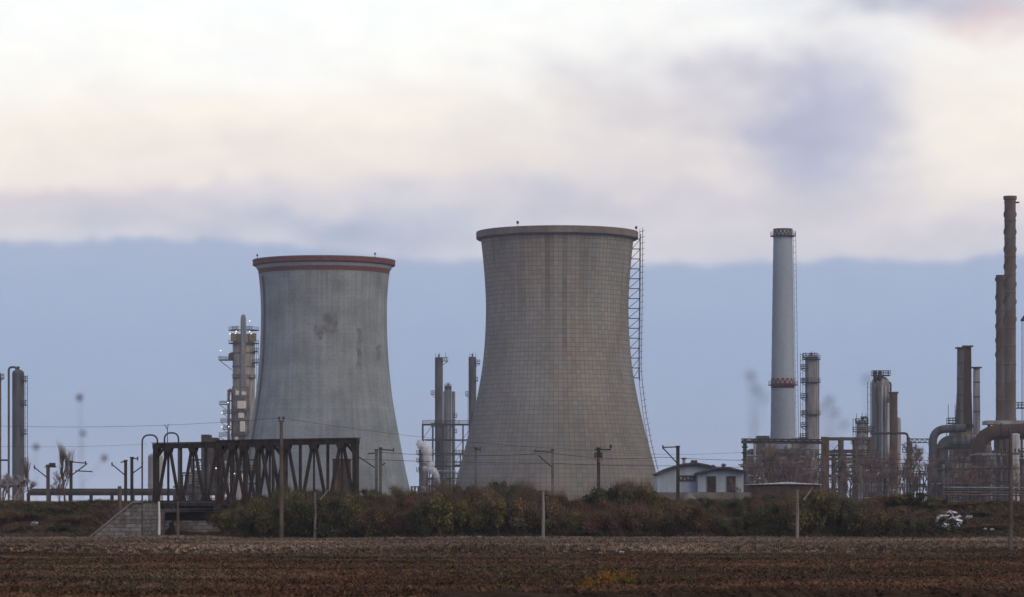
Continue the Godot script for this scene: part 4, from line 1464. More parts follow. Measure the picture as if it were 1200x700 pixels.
	for q in [[253.2, 549, "bright lamp shining through the bays of the truss bridge"], [274.2, 555.3, "smaller lamp shining through the middle bays of the truss bridge"]]:
		lamp(q[0], q[1], 695.0, q[2], 0.16)

func make_plant_middle() -> void:
	var d := 1150.0
	var gp := "slim columns between the two cooling towers"
	var a := column("refinery_column", "slim dark column on the left of the trio between the cooling towers", 514.3, 418.5, 4.7, d, "vessel_dark", {"rise": 0.3, "seam": 9.0, "decks": [[423, 518, 525], [462, 505, 510], [500, 505, 524]], "group": gp})
	masts_on_top(a, 514.3, 419, d, [[-4, 4.5], [0.5, 5.5], [8, 6.5]])
	var b := column("refinery_column", "shorter grey column with pipes in the middle of the trio between the cooling towers", 525, 452, 4.2, d + 10, "vessel", {"rise": 0.3, "seam": 7.0, "decks": [[455, 521, 529]], "pipes": [[520.6, 459, 590, 1.3], [531.5, 459, 590, 2.0]], "group": gp})
	masts_on_top(b, 525, 452, d, [[-2.5, 4], [2, 4.5]])
	gallery(b, at(530, 0, d).x, at(535.5, 0, d).x, at(0, 489, d).y, -d - 1, -d + 2)
	gallery(b, at(530, 0, d).x, at(535.5, 0, d).x, at(0, 507, d).y, -d - 1, -d + 2)
	var c := column("refinery_column", "slim dark column partly hidden by the panelled cooling tower's left edge", 553.6, 418, 4.6, d, "vessel_dark", {"rise": 0.3, "seam": 9.0, "decks": [[426, 557, 562.5], [446, 557, 560], [463, 545.5, 549.5]], "group": gp})
	masts_on_top(c, 553.6, 418.5, d, [[-3, 4.5], [0.5, 6], [4, 5]])
	ladder(c, at(548, 520, d), at(548, 463, d), "steel", false)
	frame("pipe_gantry", "tall open steel frame around the slim columns between the cooling towers", 495, 566, 6, [497, 515, 531, 546, 560], 1135, 7.0, "steel", 0.42, true, [497.0])
	var e := column("refinery_column", "low dark column beside the white steam, at the smooth tower's right edge", 496.5, 523, 5.5, 1120, "rust_grey", {"rise": 0.3, "seam": 6.0, "decks": [[532, 488, 493], [541, 488, 493], [552, 488, 492]]})
	e.set_meta("group", gp)
	var cb := column("storage_vessel", "pale low tank behind the bushes between the cooling towers", 500, 569, 7.0, 1110, "vessel_pale", {"category": "tank", "rise": 0.4, "seam": 40})
	cb.set_meta("group", "")
	frame("equipment_gantry", "small dark equipment frame at the right foot of the smooth cooling tower", 482, 490, 2, [570, 576, 583], 1000, 4.0, "steel", 0.4)
	frame("pipe_gantry", "low steel landings right of the slim columns, beside the panelled tower", 531, 548, 2, [532, 545, 562], 1125, 5.0, "steel", 0.35, true, [532.0, 545.0])
	# steam
	var s := thing("steam_plume", "white steam drifting down to the right between the cooling towers", "steam", at(500, 570, 1090))
	var bil := noise(811, 0.35, 3)
	for q in [[497, 524, 5, 6], [500, 529, 6, 7], [501, 537, 5, 7], [492.5, 521, 4, 4.5], [504, 544, 4.2, 5], [498.5, 549, 3.2, 2.4], [504, 549.5, 4.4, 3], [508.5, 553.5, 4.2, 4], [512, 559, 3.4, 4.6], [514, 565, 2.2, 4]]:
		var w := 1090 / FOCAL
		var c2 := at(q[0], q[1], 1090)
		var g := Shape.new()
		var prof := []
		for k in 11:
			prof.append(Vector2(maxf(cos(-PI / 2 + PI * k / 10), 0.0), sin(-PI / 2 + PI * k / 10)))
		g.lathe(Vector3.ZERO, prof, 18, true)
		for i in g.v.size():
			var v := g.v[i]
			v *= 1.0 + 0.9 * bil.get_noise_3d(v.x * 5.0 + q[0], v.y * 5.0 + q[1], v.z * 5.0)
			g.v[i] = c2 + Vector3(v.x * q[2] * w, v.y * q[3] * w, v.z * q[2] * w)
		part("steam_puff", g, mats["steam"], s)

func make_gabled_building() -> void:
	var d := 420.0
	var s := d / FOCAL
	var root := thing("white_building", "low white building with dark gabled roofs, right of the panelled tower", "building", at(822, 590, d))
	var V := func(x: float, y: float, back := 0.0) -> Vector3: return at(x, y, d) - Vector3(0, 0, back)
	var depth := Vector3(0, 0, -9.0)
	# left wing, set back, with an arched roof
	var arc := []
	var ridge := [[769.0, 556.0], [783.0, 549.2], [799.0, 544.6], [815.0, 542.8], [828.0, 544.8], [842.0, 549.0]]
	for k in 13:
		var t := k / 12.0 * 4.999
		var w: int = int(t)
		arc.append([lerpf(ridge[w][0], ridge[w + 1][0], t - w), lerpf(ridge[w][1], ridge[w + 1][1], t - w)])
	var g := Shape.new()
	var pts := [V.call(771, 580, 1.5)]
	for q in arc:
		pts.append(V.call(clampf(q[0], 771, 841), q[1] + 0.5, 1.5))
	pts.append(V.call(841, 580, 1.5))
	g.slab(pts, depth)
	part("wall", g, mats["wall_paint"], root)
	for k in 12:
		g = Shape.new()
		var a: Vector3 = V.call(arc[k][0], arc[k][1], 1.1)
		var b: Vector3 = V.call(arc[k + 1][0], arc[k + 1][1], 1.1)
		g.bar(a + depth * 0.5, b + depth * 0.5, 9.8, 0.22, Vector3(0, 0, 1))
		part("roof_sheet", g, mats["roof_sheet"], root)
	# right wing, nearer
	g = Shape.new()
	g.slab([V.call(818, 577), V.call(818, 554.5), V.call(838, 549.5), V.call(853, 549.0), V.call(871.5, 553), V.call(871.5, 577)], depth)
	part("wall", g, mats["wall_paint"], root)
	var rf := [[815.5, 555], [838, 549.0], [853, 548.4], [873.5, 552.8]]
	for k in 3:
		g = Shape.new()
		g.bar(V.call(rf[k][0], rf[k][1], -0.4) + depth * 0.5, V.call(rf[k + 1][0], rf[k + 1][1], -0.4) + depth * 0.5, 10.2, 0.2, Vector3(0, 0, 1))
		part("roof_sheet", g, mats["roof_sheet"], root)
	# doors
	for x in [829.0, 852.0]:
		g = Shape.new()
		g.box((V.call(x, 558.8) + V.call(x + 9.7, 577)) / 2 + Vector3(0, 0, 0.03), Vector3(9.7 * s, 18.2 * s, 0.06))
		var dr := part("door", g, mats["door_paint"], root)
		g = Shape.new()
		g.box((V.call(x - 0.7, 558.0) + V.call(x + 10.4, 558.8)) / 2 + Vector3(0, 0, 0.05), Vector3(11.1 * s, 0.08, 0.14))
		g.box((V.call(x - 0.7, 558.8) + V.call(x, 577)) / 2 + Vector3(0, 0, 0.05), Vector3(0.08, 18.2 * s, 0.14))
		g.box((V.call(x + 9.7, 558.8) + V.call(x + 10.4, 577)) / 2 + Vector3(0, 0, 0.05), Vector3(0.08, 18.2 * s, 0.14))
		part("door_frame", g, mats["steel_grey"], dr)
		g = Shape.new()
		g.box((V.call(x + 4.7, 559) + V.call(x + 5.0, 577)) / 2 + Vector3(0, 0, 0.08), Vector3(0.04, 17.8 * s, 0.04))
		part("door_joint", g, mats["steel"], dr)
	# strip window in the left wing
	var w := part("window", rect(V.call(797, 557.5, 1.5), V.call(815.5, 563.8, 1.5), 0.04), mats["glass"], root)
	part("window_frame", frame_rect(V.call(797, 557.5, 1.44), V.call(815.5, 563.8, 1.44), 0.07, 0.1), mats["roof_sheet"], w)
	for k in 4:
		g = Shape.new()
		var x := 800.7 + k * 3.7
		g.box((V.call(x, 557.5, 1.42) + V.call(x + 0.5, 563.8, 1.42)) / 2, Vector3(0.05, 6.3 * s, 0.06))
		part("mullion", g, mats["roof_sheet"], w)
	for k in 4:
		g = Shape.new()
		g.box(V.call(798.8 + k * 4.2, 560.5 + (k % 2) * 0.8, 1.43), Vector3(0.2, 0.32, 0.04))
		part("blind", g, mats["lagging"], w)
	# plinth and the wall that runs on to the left
	g = Shape.new()
	g.box((V.call(764, 577.2, 0.6) + V.call(880, 594, 0.6)) / 2 - Vector3(0, 0, 5), Vector3(116 * s, 16.8 * s, 12.0))
	part("plinth", g, mats["concrete_dark"], root)
	# roof fittings
	g = Shape.new()
	g.lathe(V.call(804, 545, 5), [Vector2(0.28, -0.3), Vector2(0.2, 0.5), Vector2(0.2, 0.75), Vector2(0.42, 0.95), Vector2(0.30, 1.0), Vector2(0, 1.05)], 12)
	part("roof_ventilator", g, mats["galvanised"], root)
	for q in [[838, 548.5, 3.5], [850.5, 547.0, 4.0]]:
		g = Shape.new()
		g.lathe(V.call(q[0], q[1], 4), [Vector2(0.22, -0.2), Vector2(0.22, 0.15), Vector2(0.42, 0.18), Vector2(0.2, 0.42), Vector2(0, 0.46)], 12)
		part("roof_ventilator", g, mats["roof_sheet"], root)
	g = Shape.new()
	g.box((V.call(813, 538.8, 6) + V.call(820, 545.5, 6)) / 2, Vector3(7 * s, 6.7 * s, 1.6))
	part("roof_box", g, mats["roof_sheet"], root)
	g = Shape.new()
	g.slab([V.call(807, 544.8, 5.2), V.call(813, 540.5, 5.2), V.call(813, 545.5, 5.2)], Vector3(0, 0, -1.5))
	part("roof_duct", g, mats["roof_sheet"], root)
	# heap of gravel under a sheet before it
	var h := Shape.new()
	h.lathe(Vector3(at(808, 0, 400).x, 3.2, -400), [Vector2(1.1, 0), Vector2(0.75, 0.5), Vector2(0.3, 1.05), Vector2(0, 1.15)], 9)
	single("gravel_heap", h, mats["stone"], "small pointed heap of gravel before the white gabled building", "heap")

func rect(a: Vector3, b: Vector3, thick: float) -> Shape:
	var g := Shape.new()
	g.box((a + b) / 2, Vector3(absf(b.x - a.x), absf(b.y - a.y), thick))
	return g

func frame_rect(a: Vector3, b: Vector3, w: float, thick: float) -> Shape:
	var g := Shape.new()
	g.box(Vector3((a.x + b.x) / 2, a.y, a.z), Vector3(absf(b.x - a.x) + w, w, thick))
	g.box(Vector3((a.x + b.x) / 2, b.y, a.z), Vector3(absf(b.x - a.x) + w, w, thick))
	for x in [a.x, b.x]:
		g.box(Vector3(x, (a.y + b.y) / 2, a.z), Vector3(w, absf(b.y - a.y) - w, thick))
	return g

func make_chimney() -> void:
	var d := 980.0
	var s := d / FOCAL
	var c := Vector3((917.6 - 600.0) * s, 2.6, -d)
	var H := func(py: float) -> float: return at(0, py, d).y - c.y
	var root := thing("factory_chimney", "tall pale tapering chimney with two red and white checkered bands", "chimney", c)
	var R := func(py: float) -> float: return lerpf(14.6, 11.0, clampf((520.0 - py) / 252.0, 0, 1)) * s
	var g := Shape.new()
	var prof := []
	for k in 41:
		var py := lerpf(600, 268.5, k / 40.0)
		prof.append(Vector2(R.call(py) + (0.05 if k % 2 else 0.0), H.call(py)))
	prof.append_array([Vector2(R.call(268) - 0.5, H.call(268.5)), Vector2(R.call(268) - 0.5, H.call(290.0)), Vector2(0, H.call(290.0))])
	g.lathe(c, prof, 40, true)
	part("shaft", g, mats["chimney_concrete"], root)
	for b in [[270.5, 276.5, 2, 30], [443.6, 449.6, 2, 30]]:
		var red := Shape.new()
		var white := Shape.new()
		for j in 2:
			for i in 30:
				var y0: float = H.call(lerpf(b[1], b[0], j / 2.0))
				var y1: float = H.call(lerpf(b[1], b[0], (j + 1) / 2.0))
				var rr: float = R.call(b[1]) + 0.06
				var a0 := TAU * i / 30
				var a1 := TAU * (i + 1) / 30
				var w0 := Vector3(sin(a0), 0, cos(a0))
				var w1 := Vector3(sin(a1), 0, cos(a1))
				var t: Shape = red if (i + j) % 2 == 0 else white
				t.quad(c + w0 * rr + Vector3(0, y0, 0), c + w1 * rr + Vector3(0, y0, 0), c + w1 * rr + Vector3(0, y1, 0), c + w0 * rr + Vector3(0, y1, 0), (w0 + w1))
		part("checker_red", red, mats["red_paint" if b[0] > 400.0 else "steel"], root).set_meta("kind", "stuff")
		part("checker_white", white, mats["concrete"], root).set_meta("kind", "stuff")
		var ledge := Shape.new()
		ledge.lathe(c, [Vector2(R.call(b[1]) - 0.1, H.call(b[1]) - 0.45), Vector2(R.call(b[1]) + 0.12, H.call(b[1]) - 0.4), Vector2(R.call(b[1]) + 0.12, H.call(b[1]) - 0.02), Vector2(R.call(b[1]) - 0.1, H.call(b[1]))], 32)
		part("ledge", ledge, mats["rust"], root)
	for py in [276.5, 451.2]:
		ring_gallery(root, c + Vector3(0, H.call(py), 0), R.call(py) - 0.05, R.call(py) + 0.95)
	var band := Shape.new()
	band.lathe(c, [Vector2(R.call(455.0) + 0.02, H.call(455.5)), Vector2(R.call(452.0) + 0.07, H.call(455.3)), Vector2(R.call(452.0) + 0.07, H.call(451.8)), Vector2(R.call(452.0), H.call(451.7))], 32)
	part("red_band", band, mats["red_paint"], root)
	var cap := Shape.new()
	cap.lathe(c, [Vector2(R.call(268) - 0.05, H.call(270.2)), Vector2(R.call(268) + 0.12, H.call(270.0)), Vector2(R.call(268) + 0.12, H.call(268.4)), Vector2(R.call(268) - 0.55, H.call(268.3))], 32)
	part("cap_ring", cap, mats["roof_sheet"], root)
	ladder(root, c + Vector3(R.call(515) + 0.25, H.call(515), 0.2), c + Vector3(R.call(270) + 0.25, H.call(270), 0.2), "steel_grey", true, Vector3(1, 0, 0))

func make_furnace() -> void:
	var d := 985.0
	var s := d / FOCAL
	var root := thing("furnace_block", "large brown furnace block at the foot of the pale chimney", "building", at(914, 592, d - 9))
	var slab := func(x0: float, x1: float, y0: float, y1: float, front: float, deep: float, m: String, called := "casing") -> void:
		var g := Shape.new()
		var a := at(x0, y0, d)
		var b := at(x1, y1, d)
		g.box(Vector3((a.x + b.x) / 2, (a.y + b.y) / 2, -d + front - deep / 2), Vector3(b.x - a.x, a.y - b.y, deep))
		part(called, g, mats[m], root)
	slab.call(878, 949, 527, 598, 9.0, 18.0, "vessel_dark")
	slab.call(886, 900, 511.5, 526.8, 7.0, 8.0, "vessel_dark", "duct_shoulder")
	slab.call(935, 945, 513, 526.8, 7.0, 8.0, "vessel_dark", "duct_shoulder")
	slab.call(900.5, 934.5, 514, 526.9, 8.0, 12.0, "vessel", "chimney_base")
	for k in 9:
		slab.call(881 + k * 7.6, 882.2 + k * 7.6, 528, 596, 9.35, 0.3, "steel_grey", "buckstay")
	for y in [532.0, 545.0, 558.0]:
		slab.call(877, 950, y, y + 1.2, 9.8, 0.5, "steel", "walkway")
	for q in [[893, 904, 534, 542], [911, 920, 536, 543], [926, 940, 535, 543], [886, 897, 548, 556], [905, 922, 548, 556]]:
		slab.call(q[0], q[1], q[2], q[3], 9.6, 0.5, "lagging", "burner_panel")
	for q in [[884.5, 886.5], [899.0, 900.4], [946, 948]]:
		var g := Shape.new()
		g.tube([at(q[0], 590, d - 10), at(q[0], 515, d - 10)], 0.4, 10)
		part("riser_pipe", g, mats["vessel_pale"], root)
	var w := thing("low_shed", "low brown shed with a white edged flat roof below the pale chimney", "shed", at(925, 592, 430))
	var V := func(x: float, y: float) -> Vector3: return at(x, y, 430)
	var g := Shape.new()
	g.box((V.call(879, 568.3) + V.call(961, 596)) / 2 - Vector3(0, 0, 3), Vector3(82 * 430 / FOCAL, 27.7 * 430 / FOCAL, 6))
	part("wall", g, mats["brown_brick"], w)
	g = Shape.new()
	g.slab([V.call(877, 567.8), V.call(895, 567.0), V.call(922, 565.0), V.call(948, 566.8), V.call(963, 567.8), V.call(963, 568.3), V.call(922, 567.3), V.call(877, 568.3)], Vector3(0, 0, -7))
	part("roof", g, mats["plastic_sheet"], w)
	w.get_child(1).position.z += 0.4

func make_plant_right() -> void:
	var a := column("refinery_column", "grey column with a caged ladder, just right of the pale chimney", 951, 417, 7.3, 960, "vessel", {"rise": 0.35, "seam": 7.0, "rings": [421, 448, 486], "decks": [[432, 939, 946], [500, 939, 946], [419, 941, 958], [448, 939, 946], [466, 939, 946], [486, 939, 946], [513, 938, 946]], "ladders": [[941, 414, 520, -1.0]], "pipes": [[959.4, 418, 590, 0.9, 953, "vessel_pale"], [957.6, 422, 530, 0.6, 952, "steel"]]})
	masts_on_top(a, 950, 417, 960, [[-6, 4], [1, 5.5], [5, 4.5]])
	# pipe bridge
	var d := 560.0
	var pb := thing("pipe_bridge", "latticed pipe bridge spanning in front of the pale chimney's foot", "pipe bridge", at(915, 592, d))
	lattice_beam(pb, at(869, 519.2, d), at(963, 520.0, d), 0.66, 1.6, 22, "steel")
	for q in [[0.2, 0.16, "steel"], [-0.3, 0.12, "steel_grey"]]:
		var g := Shape.new()
		g.tube([at(869, 517.2, d) + Vector3(0, 0, q[0]), at(963, 518, d) + Vector3(0, 0, q[0])], q[1], 8)
		part("pipe_run", g, mats[q[2]], pb)
	for q in [[873.0, 520.0, "steel", 0.62], [965.5, 512.0, "rust", 0.85]]:
		var g := Shape.new()
		var p := at(q[0], q[1], d)
		g.box(Vector3(p.x, (p.y + 2.6) / 2, -d), Vector3(q[3], p.y - 2.6, q[3]))
		part("pillar", g, mats[q[2]], pb)
	for y in [524.0, 531.0, 539.0]:
		var g := Shape.new()
		g.lathe(at(873, y, d), [Vector2(0.4, -0.15), Vector2(0.55, -0.1), Vector2(0.55, 0.1), Vector2(0.4, 0.15)], 8)
		part("pillar_band", g, mats["steel"], pb)
	var sf := Shape.new()
	sf.box((at(868, 546, d) + at(871.5, 548, d)) / 2, Vector3(0.5, 0.3, 0.5))
	part("bracket_box", sf, mats["steel"], pb)
	frame("pipe_rack", "brown pipe rack with stair braces, left of the thick grey vessel", 970, 1021, 3, [512.5, 536, 556], 800, 6.0, "rust", 0.75, true, [534.0])
	frame("pipe_rack", "low rusty landing with railings behind the brown pipe rack", 978, 1030, 4, [533, 541, 552], 830, 5.0, "steel", 0.45, true, [533.0])
	var b := column("refinery_column", "short clustered column with ladders, left of the thick grey vessel", 1010.5, 492, 6.5, 880, "vessel", {"rise": 0.4, "seam": 4.0, "decks": [[496, 1003, 1018], [506, 1000, 1018], [520, 998, 1020]], "ladders": [[1003, 490, 520, -1.0]], "pipes": [[1016.5, 489, 560, 1.0, 1012, "steel"]]})
	masts_on_top(b, 1010, 492, 880, [[-6, 7], [0.5, 8], [5, 7]])
	var c := column("refinery_column", "thick grey vessel with a railed top, beside the dark rusty stack", 1032, 441, 10.7, 840, "vessel", {"rise": 0.75, "seam": 9.0, "nozzle": false, "decks": [[440, 1022, 1042.5], [472, 1040, 1046], [505, 1018, 1024]], "ladders": [[1020.3, 448, 540, -1.0]], "pipes": [[1043.8, 448, 470, 1.0, 1037, "steel"]]})
	masts_on_top(c, 1032, 440, 840, [[-7, 5], [-2, 6], [3, 5], [9, 5]])
	for q in [1026.0, 1031.5]:
		var g := Shape.new()
		g.lathe(at(q, 440, 838), [Vector2(0.2, -2), Vector2(0.55, -1.0), Vector2(0.55, 0.9), Vector2(0.2, 1.2), Vector2(0, 1.2)], 10)
		part("safety_valve", g, mats["steel"], c)
	for x in [1024.5, 1029.0, 1034.0, 1038.0]:
		var g := Shape.new()
		g.tube([at(x, 590, 840 - 2.35), at(x, 452, 840 - 2.35)], 0.22, 7)
		part("riser_pipe", g, mats["vessel_dark" if x < 1030 else "vessel_pale"], c)
	column("rusty_stack", "dark rusty stack standing close against the thick grey vessel", 1047.2, 459.5, 4.8, 835, "rust", {"category": "chimney", "rise": 0.0, "seam": 7.0})
	column("refinery_column", "pale slim vessel half hidden behind the dark rusty stack", 1053.2, 489, 2.9, 855, "vessel_pale", {"rise": 1.0, "seam": 20.0, "nozzle": false})
	column("refinery_column", "slender pale pipe column in front of the dark rusty stack", 1041.2, 472, 1.5, 828, "vessel_pale", {"rise": 1.0, "seam": 30.0, "nozzle": false})
	pipe("overhead_pipe", "overhead pipe running from the thick grey vessel to the brown pillar", [[1020, 508, 815], [1022, 508, 815], [1064, 508, 815], [1064, 522, 815]], 0.3, "steel", 1.0)
	column("pipe_pillar", "narrow brown pillar of bundled pipes right of the thick grey vessel", 1066, 517, 3.5, 800, "rust", {"category": "pillar", "rise": 0.2, "seam": 4.0, "decks": [[530, 1058, 1071], [545, 1062, 1072]], "nozzle": true})
	var sb := thing("pipe_bridge", "short latticed pipe bridge between the brown pillar and the big bent duct", "pipe bridge", at(1080, 592, 790))
	lattice_beam(sb, at(1066, 519, 790), at(1096, 519, 790), 0.9, 1.5, 10, "steel")
	var pl := Shape.new()
	pl.box((at(1065.2, 519.6, 790) + at(1067, 596, 790)) / 2, Vector3(0.5, 15.9, 0.5))
	part("pillar", pl, mats["rust"], sb)
	# big bent ducts
	pipe("bent_duct", "big dark bent duct rising and turning right, left of the twin stacks", [[1093.5, 592, 740], [1093.5, 503.5, 740], [1132, 502, 740]], 0.95, "vessel_dark", 3.0, [[0, 0.35], [0, 0.8], [1, 0.7]], "duct")
	pipe("bent_duct", "wider grey green duct standing right of the big dark bent duct", [[1104.5, 592, 742], [1104.5, 517.5, 742], [1150, 517.0, 742]], 1.45, "duct_green", 2.4, [[0, 0.3], [0, 0.7], [1, 0.6]], "duct")
	pipe("bent_duct", "thick dark rusty duct sweeping right below the tallest stack", [[1146, 592, 700], [1146, 507, 700], [1225, 504, 700]], 1.6, "rust_dark", 5.0, [[0, 0.7], [1, 0.35], [1, 0.7]], "duct")
	var grp := "square stacks right of the bent ducts"
	square_stack("square_stack", "left one of the twin square stacks, grey with a rusty top", 1122.5, 1131.0, 408.0, 500, 1120.0, 1131.2, 762, "vessel_dark", grp)
	square_stack("square_stack", "right one of the twin square stacks, dark rusty red", 1130.5, 1138.0, 406.0, 500, 1130.0, 1139.5, 756, "rust_dark", grp)
	square_stack("square_stack", "shorter slim grey stack right of the twin square stacks", 1141.3, 1148.0, 431.0, 500, 1141.0, 1148.5, 750, "vessel", grp)
	var hb := thing("heater_block", "rusty heater block carrying the twin square stacks", "building", at(1132, 592, 750))
	for q in [[1119, 1150, 497, 500, 757, 9.0, "steel", "platform"], [1120, 1142, 500, 535, 757, 8.0, "rust_grey", "casing"], [1117, 1146, 535, 596, 757, 9.0, "lagging", "lower_casing"], [1126, 1137, 505, 517, 748.6, 0.4, "yellow_paint", "duct_panel"], [1121, 1126, 521, 532, 748.6, 0.4, "rust", "duct_panel"], [1130, 1143, 541, 556, 747.6, 0.4, "vessel", "duct_panel"], [1118, 1125, 560, 575, 747.6, 0.4, "rust_dark", "duct_panel"]]:
		var g := Shape.new()
		var s: float = 750.0 / FOCAL
		g.box((at(q[0], q[2], 750) + at(q[1], q[3], 750)) / 2 + Vector3(0, 0, 750 - q[4]), Vector3((q[1] - q[0]) * s, (q[3] - q[2]) * s, q[5]))
		part(q[7], g, mats[q[6]], hb)
	gallery(hb, at(1111, 0, 750).x, at(1121, 0, 750).x, at(0, 496, 750).y, -752, -748)
	gallery(hb, at(1112, 0, 750).x, at(1120, 0, 750).x, at(0, 524, 750).y, -752, -748)
	gallery(hb, at(1112, 0, 750).x, at(1120, 0, 750).x, at(0, 540, 750).y, -752, -748)
	ladder(hb, at(1113.5, 560, 750), at(1113.5, 496, 750), "rust", true, Vector3(-1, 0, 0))
	masts_on_top(hb, 1115, 496, 750, [[-3.5, 22], [4.5, 22]])
	var f1 := frame("pipe_gantry", "dense dark pipe frame under the rusty stacks at the right edge", 1148, 1210, 5, [512, 528, 545, 560, 575], 720, 8.0, "rust", 0.5, true, [545.0])
	f1.set_meta("group", "")
	column("drum_vessel", "pale blue grey drum standing under the thick rusty duct", 1173, 522, 8.5, 728, "vessel_pale", {"category": "tank", "seam": 20.0, "nozzle": false})
	column("drum_vessel", "white lagged column behind the crossarm pole at the right edge", 1190, 508, 5.4, 690, "vessel_pale", {"category": "tank", "rise": 0.3, "seam": 10.0, "nozzle": false})
	column("drum_vessel", "narrow dark drum between the ducts below the twin stacks", 1158, 522, 4.6, 715, "rust_grey", {"category": "tank", "seam": 8.0, "nozzle": false})
	var low := thing("pipe_rack", "low rack of horizontal pale pipes along the embankment at the right edge", "pipe rack", at(1155, 590, 470))
	for q in [[571.5, 0.09, "vessel"], [574.5, 0.12, "steel"], [577.0, 0.13, "vessel_dark"], [580.5, 0.12, "rust"]]:
		var g := Shape.new()
		g.tube([at(1106, q[0], 470), at(1215, q[0] + 0.4, 470)], q[1], 8)
		part("pipe_run", g, mats[q[2]], low)
	for k in 8:
		bar_part("support", at(1110 + k * 13.5, 570, 471), at(1110 + k * 13.5, 592, 471), 0.22, 0.22, "steel_grey" if k % 2 else "steel", low)
	# the tallest rusty stacks
	var tall := thing("rusty_stack", "tallest rusty stack with a rippled upper half, near the right edge", "chimney", Vector3(at(1184, 0, 720).x, 2.6, -720))
	stack_shell(tall, 1184.0, 230.0, 720.0, 6.9, 6.6)
	var second := thing("rusty_stack", "lower rusty stack joined to the left side of the tallest one", "chimney", Vector3(at(1172.5, 0, 726).x, 2.6, -726))
	stack_shell(second, 1172.5, 325.5, 726.0, 5.2, 4.9)
	var deck := thing("stack_platform", "pale concrete ring platform at the foot of the tallest rusty stacks", "platform", at(1180, 592, 720))
	var g := Shape.new()
	g.box((at(1154, 493.5, 720) + at(1210, 498, 720)) / 2, Vector3(56 * 0.19, 4.5 * 0.19, 7))
	part("deck", g, mats["concrete"], deck)
	for k in 4:
		var l := Shape.new()
		l.box((at(1158 + k * 15, 498, 720) + at(1160.5 + k * 15, 596, 720)) / 2, Vector3(0.6, 98 * 0.19, 0.6))
		part("leg", l, mats["rust_grey"], deck)
	var ed := thing("edge_mast", "thin capped mast with a railed landing cut off by the right side of the photo", "mast", at(1203, 592, 730))
	g = Shape.new()
	g.tube([at(1198.0, 594, 730), at(1198.0, 376, 730)], 0.09, 6)
	g.tube([at(1200.6, 594, 730), at(1200.6, 376, 730)], 0.09, 6)
	part("rails", g, mats["steel_grey"], ed)
	g = Shape.new()
	g.lathe(at(1201.5, 376, 730), [Vector2(0.9, -0.1), Vector2(1.1, 0.1), Vector2(0.3, 1.2), Vector2(0, 1.3)], 12)
	part("cap", g, mats["steel"], ed)
	gallery(ed, at(1191.5, 0, 730).x, at(1206, 0, 730).x, at(0, 478, 730).y, -732, -728)

func stack_shell(root: Node3D, px: float, top: float, d: float, half: float, half_top: float) -> void:
	var s := d / FOCAL
	var c := Vector3(at(px, 0, d).x, 2.6, -d)
	var H: float = at(0, top, d).y - 2.6
	var low: float = at(0, 494, d).y - 2.6
	var g := Shape.new()
	var prof := [Vector2(half * s * 1.12, 0), Vector2(half * s * 1.12, low)]
	var y := low + 1.0
	while y < H - 1.5:
		var t := (y - low) / (H - low)
		var r := lerpf(half, half_top, t) * s
		prof.append_array([Vector2(r, y), Vector2(r, y + 3.6), Vector2(r + 0.07, y + 3.62), Vector2(r + 0.07, y + 3.85)])
		y += 4.0
	var rt := half_top * s
	prof.append_array([Vector2(rt, H - 0.8), Vector2(rt + 0.25, H - 0.75), Vector2(rt + 0.25, H), Vector2(rt - 0.2, H), Vector2(rt - 0.2, H - 4), Vector2(0, H - 4)])
	g.lathe(c, prof, 24)
	part("shell", g, mats["rust_grey"], root)
	# helical strake on the upper half
	for q in 2:
		var st := Shape.new()
		var prev := []
		for k in 121:
			var t := k / 120.0
			var yy := lerpf(lerpf(low, H, 0.42), H - 2.0, t)
			var a := TAU * (t * (H * 0.55 / 11.0) + q / 2.0)
			var r := lerpf(half, half_top, yy / H) * s
			var w := Vector3(sin(a), 0, cos(a))
			var cur := [c + w * (r - 0.02) + Vector3(0, yy, 0), c + w * (r + 0.20) + Vector3(0, yy, 0)]
			if k > 0:
				st.quad(prev[0], prev[1], cur[1], cur[0], Vector3.UP)
				var dn := Vector3(0, -0.12, 0)
				st.quad(prev[0] + dn, prev[1] + dn, cur[1] + dn, cur[0] + dn, Vector3.DOWN)
				st.quad(prev[1], cur[1], cur[1] + dn, prev[1] + dn, w)
			prev = cur
		part("strake", st, mats["rust_grey"], root)
	var lip := Shape.new()
	lip.box(Vector3(c.x + half_top * s + 0.4, c.y + H - 1.4, -d), Vector3(0.7, 0.25, 1.2))
	part("lifting_lug", lip, mats["steel"], root)

